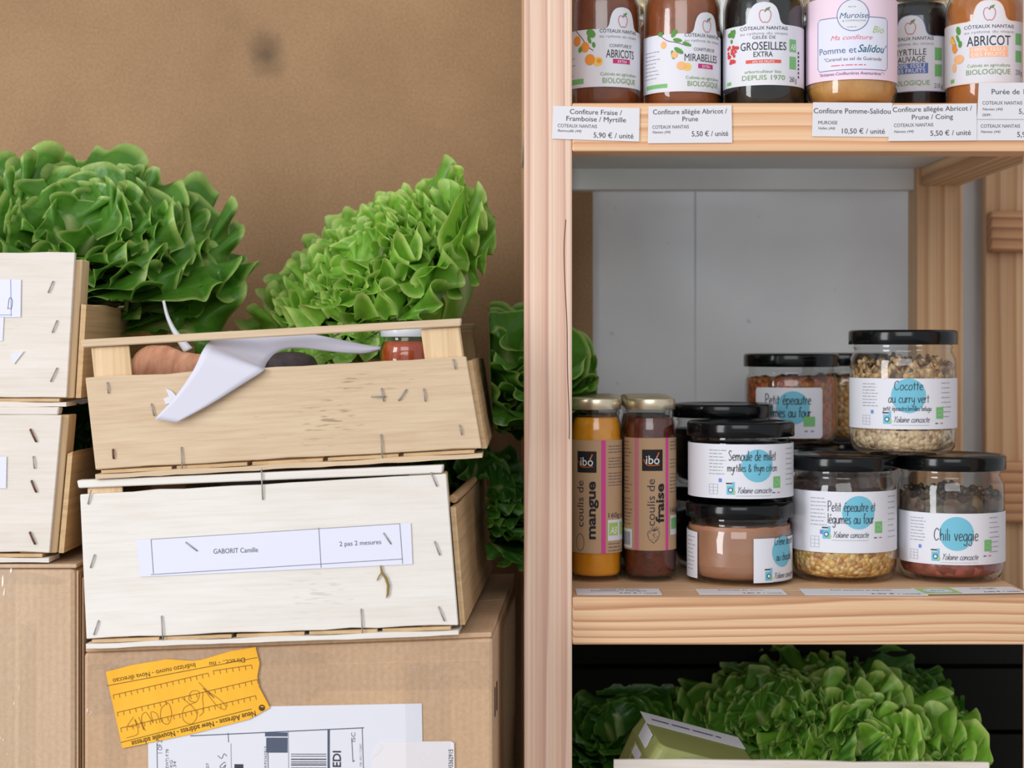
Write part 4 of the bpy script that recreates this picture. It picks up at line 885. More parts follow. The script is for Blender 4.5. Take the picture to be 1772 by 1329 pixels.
p.rect(ax(1100), Zc(153), ax(1150), Zc(146), 'bio_green', 1); [p.scrawl(ax(1096), ax(1136), Zc(90 + k * 6.5), 2.2 * s, 'ink_soft', 2, k) for k in range(8)]
j.printing(p)
j = jam(1321, 0.060, 0.0335, M['f_currant'], 'near-black jelly jar labelled redcurrants, with a red currant sprig drawing')
p, ax, Zc, s = dome_label(j, 1322, 42, 147, 3, 29, -0.062, 0.062)
apple(p, ax, Zc, s, 1324, 28, 10); head(p, ax, Zc, s, 1322, 51, 43)
p.text('GELÉE DE', ax(1302), ax(1342), Zc(67), 5.5 * s, 'ink_grey', 2); p.text('GROSEILLES', ax(1280), ax(1362), Zc(86), 14 * s, 'ink_dark', 2, 0.004); p.text('EXTRA', ax(1304), ax(1337), Zc(98), 9 * s, 'ink_dark', 2, 0.004); p.rect(ax(1290), Zc(109), ax(1352), Zc(103), 'coral', 1); p.text('65% DE FRUITS', ax(1302), ax(1340), Zc(108), 3.6 * s, 'logo_white', 2)
p.text('arboriculteur bio', ax(1288), ax(1352), Zc(126), 5.5 * s, 'text_green', 2); p.text('DEPUIS 1970', ax(1283), ax(1359), Zc(138), 8.5 * s, 'text_green', 2); p.text('260 g', ax(1369), ax(1386), Zc(140), 9 * s, 'ink_dark', 2)
rr = random.Random(9)
fruit(p, ax, Zc, s, [(1258 + rr.uniform(-8, 10), 58 + rr.uniform(-8, 10), 4, 3, 'leaf_green', rr.uniform(0, 3)) for _ in range(14)] + [(1262 + rr.uniform(-13, 12), 88 + rr.uniform(-12, 16), 3, 3, 'berry_red', 0) for _ in range(28)])
for gy, tx in ((66, 'AB'), (96, '')):
    p.rect(ax(1369), Zc(gy + 22), ax(1385), Zc(gy), 'bio_green', 1)
    if tx: p.text(tx, ax(1371), ax(1383), Zc(gy + 18), 10 * s, 'logo_white', 2, 0, 0.3)
p.rect(ax(1245), Zc(143), ax(1258), Zc(137), 'bio_green', 1); [p.rect(ax(1390), Zc(90 + k * 7), ax(1394), Zc(86 + k * 7), 'ink_dark', 2) for k in range(7)]
j.printing(p)
j = jam(1473.5, 0.052, 0.0372, M['f_apple'], 'wider amber jam jar with a pink label and a round crest', flat=0.006)
s = S(j.Yc - j.r); a = 0.066; zb, zt = j.Z(137, j.cx), j.Z(-8, j.cx); j.label([(-a, zb), (a, zb), (a, zt), (-a, zt)], 'jam_pink')
p = Print(); A0 = j.A(1476); ax = lambda X: A0 + (X - 1476) * s; Zc = lambda y: j.Z(y, 1476)
p.rect(ax(1410), Zc(120), ax(1542), Zc(30), 'paper_lavender', 1)
c = [(1414, 120), (1410, 115), (1410, 34), (1415, 29), (1537, 29), (1542, 34), (1542, 115), (1537, 120), (1414, 120)]; p.line([(ax(x), Zc(y)) for x, y in c], 1.0 * s, 'navy', 2)
p.disc(ax(1476), Zc(26), 27 * s, 'paper_white', 3); p.ring(ax(1476), Zc(26), 27 * s, 1.0 * s, 'navy', 4); p.text('Muroise', ax(1453), ax(1502), Zc(31), 10 * s, 'navy', 4, 0, 0.3); p.text('& COMPAGNIE', ax(1458), ax(1498), Zc(37), 3.2 * s, 'ink_soft', 4); p.scrawl(ax(1468), ax(1486), Zc(12), 2 * s, 'ink_soft', 4, 3); p.scrawl(ax(1466), ax(1488), Zc(47), 2 * s, 'ink_soft', 4, 4)
p.text('Bio', ax(1510), ax(1533), Zc(56), 12 * s, 'lime', 2, 0, 0.35); p.text('Ma confiture', ax(1437), ax(1510), Zc(68), 8 * s, 'rose', 2, 0, 0.35)
p.text('Pomme et', ax(1414), ax(1482), Zc(91), 11 * s, 'navy', 2); p.text("Salidou'", ax(1484), ax(1540), Zc(90), 13 * s, 'teal_dark', 2, 0.012, 0.35); p.text('"Caramel au sel de Guérande', ax(1424), ax(1528), Zc(104), 6 * s, 'ink_grey', 2); p.scrawl(ax(1438), ax(1516), Zc(113), 3.2 * s, 'rose', 2, 8)
p.text('"Artisanes Confiturières Aventurières" !', ax(1414), ax(1534), Zc(129), 5.5 * s, 'purple_ink', 2, 0, 0.2)
j.printing(p)
j = jam(1588, 0.127, 0.0305, M['f_bilberry'], 'black bilberry jar with a blue-edged label, set back behind its neighbours')
p, ax, Zc, s = dome_label(j, 1576, 62, 157, 26, 27, -0.056, 0.056, 'label_edge_blue')
apple(p, ax, Zc, s, 1576, 49); head(p, ax, Zc, s, 1576, 69, 40)
p.text('MYRTILLE', ax(1545), ax(1603), Zc(95), 11 * s, 'ink_dark', 2); p.text('SAUVAGE', ax(1548), ax(1601), Zc(107), 10 * s, 'ink_dark', 2, 0.004); p.rect(ax(1542), Zc(127), ax(1606), Zc(109), 'periwinkle', 1); p.text('100% ISSU', ax(1546), ax(1600), Zc(117), 7 * s, 'logo_white', 2); p.text('DES FRUITS', ax(1546), ax(1601), Zc(125.5), 7 * s, 'logo_white', 2)
p.text('BIOLOGIQUE', ax(1540), ax(1609), Zc(147), 8.5 * s, 'text_green', 2); p.rect(ax(1618), Zc(104), ax(1632), Zc(82), 'bio_green', 1); p.rect(ax(1618), Zc(132), ax(1632), Zc(111), 'bio_green', 1); p.text('210 g', ax(1617), ax(1634), Zc(152), 8 * s, 'ink_dark', 2)
j.printing(p)
j = jam(1706.5, 0.079, 0.034, M['f_apricot_soft'], 'amber apricot spread jar with a peach-edged label, at the far end')
p, ax, Zc, s = dome_label(j, 1712, 36, 142, 0, 28, -0.062, 0.062, 'label_edge_peach')
apple(p, ax, Zc, s, 1712, 24, 10); head(p, ax, Zc, s, 1712, 48, 44)
p.text('ABRICOT', ax(1673), ax(1749), Zc(78), 17 * s, 'ink_dark', 2, 0.004); p.rect(ax(1678), Zc(98), ax(1744), Zc(80), 'peach_box', 1); p.text('100% ISSU', ax(1682), ax(1738), Zc(88), 6.5 * s, 'logo_white', 2); p.text('DES FRUITS', ax(1682), ax(1738), Zc(96.5), 6.5 * s, 'logo_white', 2)
p.text('Cultivés en agriculture', ax(1674), ax(1748), Zc(115), 5.5 * s, 'text_green', 2); p.text('BIOLOGIQUE', ax(1672), ax(1749), Zc(128), 9 * s, 'text_green', 2)
p.rect(ax(1760), Zc(76), ax(1775), Zc(56), 'bio_green', 1); p.rect(ax(1760), Zc(106), ax(1775), Zc(86), 'bio_green', 1); p.text('210 g', ax(1760), ax(1776), Zc(128), 9 * s, 'ink_dark', 2)
fruit(p, ax, Zc, s, [(1641, 62, 6, 8, 'fruit_yellow', 0), (1647, 78, 6, 9, 'fruit_orange', 0.3), (1657, 98, 11, 8, 'fruit_peach', 0), (1657, 98, 8, 5, 'coral', 0), (1657, 97, 6, 3.5, 'fruit_peach', 0), (1647, 112, 5, 8, 'fruit_peach', 0), (1656, 48, 5, 8, 'leaf_green', 0.3), (1655, 62, 3, 8, 'leaf_green', 0.4), (1660, 72, 4, 6, 'leaf_green', 0)])
p.curve([(ax(1640), Zc(56)), (ax(1648), Zc(66)), (ax(1654), Zc(82))], 1.1 * s, 'twig', 2); p.rect(ax(1636), Zc(138), ax(1646), Zc(131), 'bio_green', 1)
j.printing(p)

for k, (cx, lb, fm) in enumerate(((1070, 'shaded jam jar of the second row, in the gap between apricot and mirabelle jars', 'f_apricot'), (1195, 'shaded jam jar of the second row, behind the mirabelle jar', 'f_currant'), (1315, 'shaded jam jar of the second row, behind the redcurrant jelly', 'f_bilberry'),
                               (1435, 'shaded jam jar of the second row, between redcurrant jelly and pink-labelled jar', 'f_currant'), (1672, 'shaded jam jar of the second row, between bilberry and apricot spread jars', 'f_bilberry'))):
    jam(cx, 0.200 if k < 4 else 0.215, 0.0315, M[fm], lb)

# ------------------------------------------------------------------ price tags on the beam and cards on the shelf
def price_tag(pts, y, label, lines):
    """lines: (text, x0, x1, baseline, cap height px, ink, slant)"""
    q = [W(a, b, y) for a, b in pts]; c = sum((Vector((p.x, 0, p.z)) for p in q), Vector()) / 4
    R = empty('price_tag', (c.x, y, c.z)); tag(R, label, 'price tag', 'paper price tags')
    card = MB().prism([(p.x - c.x, p.z - c.z) for p in q][::-1], 0, 0.0004).build('card', MATS['tag_paper'], R)
    p = Print(); s = S(y); an = math.atan2(q[1].z - q[0].z, q[1].x - q[0].x)
    for t_, x0, x1, yb, h, m, sl in lines:
        a = W(x0, yb, y); p.text(t_, a.x - c.x, a.x - c.x + (x1 - x0) * s, a.z - c.z, h * s, m, 2, 0.0, sl, an)
    p.build('printing', card, lambda a, b, o: (a, -0.00005 - o * 0.6, b)); return R
B = 'ink_black'; Gk = 'ink_dark'; Gy = 'ink_grey'
price_tag([(957, 183), (1107, 187), (1106, 245), (955, 240)], -0.0012, 'strawberry, raspberry and bilberry jam price tag overlapping the thick post', [('Confiture Fraise /', 986, 1076, 197, 8.5, Gk, 0), ('Framboise / Myrtille', 980, 1083, 209, 8.5, Gk, 0), ('COTEAUX NANTAIS', 965, 1033, 220, 6, Gy, 0), ('Remouillé (44)', 965, 1006, 228, 4.5, Gy, .25), ('5,90 € / unité', 1027, 1096, 238, 9, Gk, 0)])
price_tag([(1122, 184), (1266, 182), (1267, 247), (1121, 248)], -0.0012, 'light apricot and plum jam price tag below the mirabelle jar', [('Confiture allégée Abricot /', 1130, 1258, 198, 8.5, Gk, 0), ('Prune', 1181, 1208, 210, 8.5, Gk, 0), ('COTEAUX NANTAIS', 1129, 1192, 223, 6, Gy, 0), ('Nantes (44)', 1129, 1160, 231, 4.5, Gy, .25), ('5,50 € / unité', 1197, 1260, 236, 9, Gk, 0)])
price_tag([(1407, 177), (1544, 178), (1543, 237), (1405, 236)], -0.0012, 'apple and caramel jam price tag below the pink-labelled jar', [('Confiture Pomme-Salidou', 1408, 1541, 196, 9, Gk, 0), ('MUROISE', 1416, 1449, 215, 6, Gy, 0), ('Vallet (44)', 1416, 1445, 224, 4.5, Gy, .25), ('10,50 € / unité', 1457, 1531, 231, 9, Gk, 0)])
price_tag([(1545, 182), (1690, 179), (1690, 243), (1537, 244)], -0.0018, 'light apricot, plum and quince jam price tag with an uneven edge', [('Confiture allégée Abricot /', 1545, 1682, 194, 8.5, Gk, 0), ('Prune / Coing', 1578, 1649, 207, 8.5, Gk, 0), ('COTEAUX NANTAIS', 1547, 1615, 220, 6, Gy, 0), ('Nantes (44)', 1547, 1581, 230, 4.5, Gy, .25), ('5,50 € / unité', 1610, 1680, 235, 9, Gk, 0)])
price_tag([(1689, 198), (1842, 198), (1842, 243), (1686, 243)], -0.0012, 'half-covered price tag under the fruit puree tag', [('COTEAUX NANTAIS', 1697, 1765, 221, 6, Gy, 0), ('Nantes (44)', 1697, 1731, 230, 4.5, Gy, .25), ('5,90 € / unité', 1760, 1830, 237, 9, Gk, 0)])
price_tag([(1694, 143), (1842, 143), (1842, 206), (1691, 206)], -0.0022, 'fruit puree price tag stuck higher than the rest, on top of another', [('Purée de 100% fruits', 1716, 1830, 163, 9, Gk, 0), ('COTEAUX NANTAIS', 1700, 1769, 181, 6, Gy, 0), ('Nantes (44)', 1700, 1735, 191, 4.5, Gy, .25), ('DDM :', 1700, 1716, 201, 4.5, Gk, .2), ('5,50 € / unité', 1763, 1830, 197, 9, Gk, 0)])
def lying_card(cx, Y0, w, d, yaw, label, lines, green=False, z=0.0):
    s = S(Y0); R = empty('price_card', ((cx - CX) * s, Y0, zL + 0.0003 + z), (0, 0, yaw)); tag(R, label, 'price card', 'price cards lying on the shelf')
    c = MB().box(-w / 2, w / 2, 0, d, 0, 0.0004).build('card', MATS['tag_paper'], R); p = Print()
    for t_, x0, x1, y, h in lines: p.text(t_, x0 * w - w / 2, x1 * w - w / 2, y * d, h * d, 'ink_dark', 2)
    if green:
        p.rect(-w / 2 + .001, .001, -w / 2 + 0.032, d - .001, 'lime', 1); p.disc(-w / 2 + 0.0165, d / 2, 0.012, 'paper_white', 2, d * 0.36); p.ring(-w / 2 + 0.0165, d / 2, 0.0105, 0.0004, 'text_green', 3, d * 0.3)
        p.text('BIO', -w / 2 + 0.011, -w / 2 + 0.022, d * .4, d * .2, 'text_green', 3)
    p.build('printing', c, lambda a, b, o: (a, b, 0.0004 + o * 0.6))
lying_card(1072, 0.010, 0.069, 0.033, 0.0, 'price card lying in front of the two coulis bottles', [('Coulis de fruits', .3, .75, .76, .14), ('Framboise / Mangue', .18, .84, .52, .14), ('4,90 € / unité', .5, .95, .12, .15)])
lying_card(1286, 0.011, 0.071, 0.030, 0.0, 'price card lying in front of the squat chocolate cream jar', [('Semoule de millet', .25, .78, .7, .14), ('4,80 € / unité', .5, .95, .12, .15)])
lying_card(1500, 0.006, 0.099, 0.036, -0.02, 'longer price card lying in front of the golden spelt jar', [('Petit épeautre et légumes', .25, .75, .7, .14), ('6,90 € / unité', .55, .95, .12, .15)])
lying_card(1690, 0.012, 0.086, 0.034, 0.10, 'price card with a green logo, lying in front of the chili jar', [('Chili veggie', .55, .8, .7, .14), ('6,90 € / unité', .6, .95, .12, .15)], True, 0.0006)
# ------------------------------------------------------------------ lettuces
def leaf_mat(name, base, rim, pale, trans=0.3, gloss=0.32):
    t = NT(name)
    at = t.n('ShaderNodeAttribute'); at.attribute_name = 'leaf_pos'
    sep = t.n('ShaderNodeSeparateColor'); t.l(at, 'Color', sep, 0)      # R: towards the rim, G: along the leaf, B: leaf tone
    nz = t.noise(t.coord((1, 1, 1)), 75, 4, 0.6)
    r = t.ramp(sep, 0, [(0.0, lin(pale)), (0.22, lin(base)), (0.90, lin(base)), (0.98, lin(rim))])
    rn = t.ramp(nz, 'Fac', [(0.3, (0.78, 0.84, 0.72, 1)), (0.7, (1.14, 1.1, 1.1, 1))])
    tone = t.ramp(sep, 2, [(0.0, (0.72, 0.80, 0.66, 1)), (1.0, (1.22, 1.14, 1.1, 1))])
    m = t.mix(1.0, (r, 0), (rn, 0), 'MULTIPLY'); m2 = t.mix(1.0, (m, 2), (tone, 0), 'MULTIPLY'); t.col(m2, 2)
    t.b.inputs['Roughness'].default_value = gloss; t.b.inputs['Specular IOR Level'].default_value = 0.45
    vn = t.n('ShaderNodeTexVoronoi'); vn.feature = 'DISTANCE_TO_EDGE'; vn.inputs['Scale'].default_value = 90; t.l(t.coord((1, 1, 1)), 0, vn, 'Vector')
    ad = t.n('ShaderNodeMath'); ad.operation = 'MULTIPLY_ADD'; t.l(vn, 'Distance', ad, 0); ad.inputs[1].default_value = 0.8; t.l(nz, 'Fac', ad, 2)
    t.bump(ad, 0, 0.35, 0.002)
    tl_ = t.n('ShaderNodeBsdfTranslucent'); t.l(m2, 2, tl_, 'Color'); mx = t.n('ShaderNodeMixShader'); mx.inputs[0].default_value = trans
    t.l(t.b, 0, mx, 1); t.l(tl_, 0, mx, 2); t.l(mx, 0, t.out, 0); return t.m
M['leaf'] = leaf_mat('leaf_green_mid', (92, 150, 52), (178, 208, 122), (198, 218, 152), 0.34)
M['leaf_bright'] = leaf_mat('leaf_green_bright', (134, 190, 68), (196, 224, 132), (212, 228, 172), 0.36)
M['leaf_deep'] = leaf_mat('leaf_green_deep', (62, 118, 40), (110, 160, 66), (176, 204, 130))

def one_leaf(rg, L, Wd, th, k, A, jag, npsi, nrho, tone, cup=0.25, fine=0.35, ex=2.2):
    """leaf blade in its own frame: midrib in the x-z plane (x outward, z along the head axis), y across.
    rows run from the midrib to the rim, the rim is longer than the blade and folds into ruffles"""
    # midrib
    n = 40; u = np.linspace(0, 1, n); ang = np.interp(u, np.linspace(0, 1, len(th)), th)   # angle from the axis
    dx, dz = np.sin(ang) * L / (n - 1), np.cos(ang) * L / (n - 1)
    mx, mz = np.concatenate([[0], np.cumsum(dx[:-1])]), np.concatenate([[0], np.cumsum(dz[:-1])])
    psi = np.linspace(-math.pi * 0.985, math.pi * 0.985, npsi)      # 0 at the tip, +-pi at the stem
    um = 0.5 + 0.5 * np.cos(psi) ; wm = np.sign(psi) * (np.abs(np.sin(psi)) ** 0.8) * Wd * np.interp(um, [0, .12, .35, .7, .9, 1], [.30, .38, .72, 1.06, 1.15, 1.1])
    gu, gw = np.gradient(um * L), np.gradient(wm); gl = np.hypot(gu, gw) + 1e-9; arc = np.cumsum(gl); per = arc[-1]; arc = arc / per; gu, gw = gu / gl, gw / gl
    def sn(f):  # smooth 1-D noise along the rim
        return sum(rg.uniform(.5, 1) * np.sin(2 * math.pi * f * rg.uniform(.35, .75) * arc + rg.uniform(0, 6.28)) for _ in range(3)) / 1.6
    ph = 2 * math.pi * (k * arc + 0.30 * sn(6) + 0.12 * sn(12)) + rg.uniform(0, 6.28)
    amp = A * np.clip(0.85 + 0.5 * sn(8), 0.2, 1.7) * np.clip(um * 2.6, 0.10, 1)
    ph2 = 2 * math.pi * (k * 1.9 * arc + 0.3 * sn(9)) + rg.uniform(0, 6.28)
    rim = 1 + jag * sn(k * 2.0) + 0.05 * sn(4)
    lam = per / k
    us = np.clip(0.08 + um * 0.78, 0, 1)                    # spine foot of each row
    rho = np.linspace(0, 1, nrho) ** 0.75
    V = np.zeros((npsi, nrho, 3)); Cc = np.zeros((npsi, nrho, 4))
    for j, r in enumerate(rho):
        rr = r * rim
        uu = us + (um - us) * rr; ww = wm * rr
        e = r ** ex; e4 = r ** 4
        wob = amp * e * np.sin(ph) + fine * amp * e4 * np.sin(ph2)
        tang = -min(0.42 * lam / math.pi, 0.5 * A) * (amp / A) * e * np.sin(2 * ph) * 0.95
        tu, tw = tang * gu, tang * gw
        uc = np.clip(uu, 0, 1.12)
        X = np.interp(uc, u, mx) + np.clip(uc - 1, 0, 1) * L * np.sin(ang[-1]); Z = np.interp(uc, u, mz) + np.clip(uc - 1, 0, 1) * L * np.cos(ang[-1])
        a = np.interp(uc, u, ang)
        nxn, nzn = -np.cos(a), np.sin(a)                   # normal, towards the axis
        curl = cup * ww ** 2 / max(Wd, 1e-6) + wob
        # along-rim shift: split between length (at the tip) and width
        V[:, j, 0] = X + nxn * curl + np.sin(a) * tu; V[:, j, 2] = Z + nzn * curl + np.cos(a) * tu
        V[:, j, 1] = ww + tw
        Cc[:, j, 0] = r; Cc[:, j, 1] = uc; Cc[:, j, 2] = tone; Cc[:, j, 3] = 1
    return V, Cc

def lettuce(name, c, axis, size, seed, mat, label, n=40, k=9.0, A=0.105, jag=0.025, fine=0.3, width=0.52, open_=(0.10, 1.75), npsi=300, nrho=13, spin=0.0, cup=0.25, flare=0.7, group=None, fit=None, extra=(), ex=2.2):
    """a head of leaves; c is the foot of the head, axis the way its heart points"""
    rg = np.random.default_rng(seed); ax = np.array(Vector(axis).normalized())
    t1 = np.cross(ax, [0, 0, 1.0]) if abs(ax[2]) < 0.95 else np.cross(ax, [1.0, 0, 0]); t1 /= np.linalg.norm(t1); t2 = np.cross(ax, t1)
    Vs, Cs, Fs, off = [], [], [], 0
    ii = np.arange(npsi - 1)[:, None] * nrho + np.arange(nrho - 1)[None, :]
    quad = np.stack([ii, ii + 1, ii + nrho + 1, ii + nrho], -1).reshape(-1, 4)
    for i in range(n):
        f = (i + 0.5) / n; o = open_[0] + (open_[1] - open_[0]) * f ** 0.8
        az = spin + i * 2.39996 + rg.uniform(-.25, .25)
        L = size * (0.72 + 0.33 * f) * rg.uniform(0.9, 1.1)
        th = [o * 0.95 + 0.05, o * 0.72, o * 0.62, o * 0.66 + 0.08, o * 0.8 + flare * 0.35, o * 0.95 + flare]
        V, Cc = one_leaf(rg, L, L * width * rg.uniform(0.85, 1.15), th, k * rg.uniform(0.85, 1.15), size * A * rg.uniform(0.8, 1.2) * (0.6 + 0.4 * f), jag, npsi, nrho, np.clip(0.75 - 0.5 * f + rg.uniform(-.25, .25), 0, 1), cup, fine, ex)
        rad = math.cos(az) * t1 + math.sin(az) * t2; tg = np.cross(ax, rad)
        P = V[..., 0:1] * rad + V[..., 1:2] * tg + V[..., 2:3] * ax
        Vs.append(P.reshape(-1, 3)); Cs.append(Cc.reshape(-1, 4)); Fs.append(quad + off); off += npsi * nrho
    for d_, L, wd_, th, k_, A_, tone in extra:         # single broad outer leaves
        d_ = np.array(d_, float); az = math.atan2(d_ @ t2, d_ @ t1)
        Ve, Cc = one_leaf(rg, L, L * wd_, th, k_, L * A_, jag, npsi, nrho, tone, 0.35, fine, 2.6)
        rad = math.cos(az) * t1 + math.sin(az) * t2; tg = np.cross(ax, rad)
        Vs.append((Ve[..., 0:1] * rad + Ve[..., 1:2] * tg + Ve[..., 2:3] * ax).reshape(-1, 3)); Cs.append(Cc.reshape(-1, 4)); Fs.append(quad + off); off += npsi * nrho
    V = np.concatenate(Vs)
    for fn in (fit or []): V = fn(V + np.array(c)) - np.array(c)
    C_ = np.concatenate(Cs); F = np.concatenate(Fs)
    if fit:                                            # no blade bridges a board it was pressed against
        Qd = V[F]; F = F[np.max(np.linalg.norm(Qd - np.roll(Qd, 1, 1), axis=2), axis=1) < 0.016]
    me = bpy.data.meshes.new(name); me.vertices.add(len(V)); me.vertices.foreach_set('co', V.ravel())
    me.loops.add(F.size); me.loops.foreach_set('vertex_index', F.ravel()); me.polygons.add(len(F))
    me.polygons.foreach_set('loop_start', np.arange(0, F.size, 4)); me.polygons.foreach_set('use_smooth', np.ones(len(F), bool))
    at = me.attributes.new('leaf_pos', 'FLOAT_COLOR', 'POINT'); at.data.foreach_set('color', C_.ravel())
    me.materials.append(mat); me.update(); me.validate()
    o = link(me, name, None, loc=c); tag(o, label, 'lettuce', group); return o
def inside(R, w, d, zend, zside, zmin=0.006, xr=True):
    """leaves press against the inside of a crate instead of passing through its boards"""
    Mw = np.array(mat_of(R)); Mi = np.linalg.inv(Mw)
    def f(P):
        Q = P @ Mi[:3, :3].T + Mi[:3, 3]; x, y, z = Q[:, 0].copy(), Q[:, 1].copy(), Q[:, 2].copy()
        m = z < zend + 0.004; y[m] = np.clip(y[m], 0.006 + 0.006 * np.sin(x[m] * 90) ** 2, d - 0.006)
        m = z < zside + 0.004; hang = m & (x > w + 0.012) & (y > 0.12); x[m] = np.clip(x[m], 0.006, w - 0.006); x[hang] = np.maximum(Q[hang, 0], w + 0.009)
        z = np.maximum(z, zmin); return np.stack([x, y, z], 1) @ Mw[:3, :3].T + Mw[:3, 3]
    return f
def beyond(R, w, h, z0=-0.01, gap=0.006):
    """keep leaves on the outer right side of a crate"""
    Mw = np.array(mat_of(R)); Mi = np.linalg.inv(Mw)
    def f(P):
        Q = P @ Mi[:3, :3].T + Mi[:3, 3]; wt = np.clip((h + 0.03 - Q[:, 2]) / 0.03, 0, 1) * (Q[:, 1] > -0.01); wt = wt * wt * (3 - 2 * wt); Q[:, 0] += wt * (np.maximum(Q[:, 0], w + gap) - Q[:, 0])
        return Q @ Mw[:3, :3].T + Mw[:3, 3]
    return f
def keep(x=None, y=None, z=None):
    def f(P):
        for i, b in enumerate((x, y, z)):
            if b: P[:, i] = np.clip(P[:, i], b[0] + 0.002 * np.sin(P[:, (i + 1) % 3] * 150), b[1] - 0.002 * np.sin(P[:, (i + 1) % 3] * 150) ** 2)
        return P
    return f
LG = 'green lettuces'
def foot(px, py, Y, axis, d): return W(px, py, Y) - Vector(axis).normalized() * d
# big oak-edged head in the top left crate: its ruffled face is turned up and to the viewer
ax_ = (0.12, -0.58, 0.80)
lettuce('lettuce', foot(128, 412, 0.10, ax_, 0.085), ax_, 0.158, 3, M['leaf'], 'biggest ruffled lettuce, filling the crate at the top of the stack by the board', n=44, k=10, A=0.105, flare=0.95, ex=2.9, open_=(0.08, 1.62), group=LG, fit=[inside(CLU, 0.286, 0.33, 0.118, 0.077), keep(y=(-9, 0.38))])
def behind_jar(P):
    m = (P[:, 2] < W(0, 556, 0.06).z) & (P[:, 1] < 0.062); P[m, 1] = 0.062 + 0.004 * np.sin(P[m, 0] * 200); return P
# pale frilly head lying in the tan crate, heart up to the left
ax_ = (-0.55, -0.42, 0.72)
lettuce('lettuce', foot(650, 485, 0.135, ax_, 0.07), ax_, 0.146, 11, M['leaf_bright'], 'bright frilly lettuce rising to a peak behind the tan crate', n=48, k=17, A=0.08, ex=2.5, flare=0.9, fine=0.35, jag=0.03, open_=(0.08, 1.35), extra=[((0.95, -0.25, 0.3), 0.178, 0.46, [1.7, 1.25, 0.80, 0.52, 0.42, 0.5], 6, 0.03, 0.75), ((0.70, -0.75, 0.2), 0.165, 0.46, [1.75, 1.35, 0.92, 0.62, 0.5, 0.6], 6, 0.035, 0.85)], group=LG, fit=[inside(CT, 0.2975, 0.34, 0.105, 0.072), behind_jar, keep(y=(-9, 0.38))])
# broad smooth-leaved head between the crates and the shelf
ax_ = (0.25, -0.35, 0.9)
lettuce('lettuce', foot(890, 630, 0.18, ax_, 0.06), ax_, 0.125, 21, M['leaf'], 'broad-leaved lettuce squeezed between the tan crate and the thick post', n=24, k=4.5, A=0.075, width=0.62, open_=(0.1, 1.8), group=LG, fit=[beyond(CT, 0.2975, 0.115), keep(x=(-9, 0.078), y=(0.046, 0.303))])
# dark heads inside the pale crate and the lower left crate
ax_ = (0.60, -0.30, 0.74)
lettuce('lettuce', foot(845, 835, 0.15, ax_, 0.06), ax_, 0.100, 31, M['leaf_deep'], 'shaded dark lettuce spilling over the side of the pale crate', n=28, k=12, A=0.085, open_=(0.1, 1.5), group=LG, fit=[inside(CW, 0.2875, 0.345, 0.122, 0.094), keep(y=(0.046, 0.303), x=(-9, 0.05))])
ax_ = (0.35, -0.3, 0.88)
lettuce('lettuce', foot(100, 748, 0.10, ax_, 0.055), ax_, 0.090, 41, M['leaf_deep'], 'dark lettuce glimpsed in the gap beside the crate with rusty staples', n=20, k=5, A=0.07, open_=(0.1, 1.3), group=LG, fit=[inside(CLL, 0.2785, 0.33, 0.118, 0.082), keep(z=(0, CLU.location.z - 0.006))])

# ------------------------------------------------------------------ things in the tan crate
MT = mat_of(CT)
def carrot():
    R = empty('carrot', W(235, 640, 0.02)); tag(R, 'thick orange carrot lying in the tan crate next to the grey paper', 'carrot', None)
    t = NT('carrot_skin'); n = t.noise(t.coord((60, 20, 20)), 3.0, 4, 0.6); r = t.ramp(n, 'Fac', [(0.3, lin((214, 144, 108))), (0.6, lin((236, 172, 136))), (0.8, lin((242, 190, 156)))]); t.col(r); t.b.inputs['Roughness'].default_value = 0.5; t.bump(n, 'Fac', 0.5, 0.003)
    P = [(0.0, 0.0), (0.004, 0.012), (0.014, 0.0185), (0.026, 0.0195), (0.036, 0.0180), (0.041, 0.0160), (0.046, 0.0166), (0.058, 0.0165), (0.070, 0.0150), (0.085, 0.0125), (0.105, 0.009), (0.13, 0.005), (0.15, 0.0015)]
    prof = spl(P, 4); seg = 36; v = []; f = []
    for i, (x, rad) in enumerate(prof):
        for k in range(seg):
            a = 6.2832 * k / seg; rr = max(rad, 0.0002) * (1 + 0.025 * math.sin(3 * a + x * 90) + 0.02 * math.sin(x * 420 + 2 * a))
            v.append((x, rr * math.cos(a), rr * math.sin(a) + 0.0))
    for i in range(len(prof) - 1):
        for k in range(seg): f.append((i * seg + k, i * seg + (k + 1) % seg, (i + 1) * seg + (k + 1) % seg, (i + 1) * seg + k))
    MB().add(v, f, 0, True).build('root', t.m, R)
    m = MB()
    for k in range(7):
        a = 0.9 * k; m.tube([(0.002, 0, 0.002), (-0.008, 0.006 * math.cos(a), 0.007 * math.sin(a)), (-0.018, 0.012 * math.cos(a), 0.012 * math.sin(a) + 0.002)], [0.0022, 0.0016, 0.0010], 6)
    m.build('leaf_stalk', plain('stalk_green', (120, 150, 70), 0.5), R)
    return R
cr_ = carrot(); cr_.location = W(228, 632, 0.012); cr_.rotation_euler = (0.2, math.radians(8), math.radians(-7))
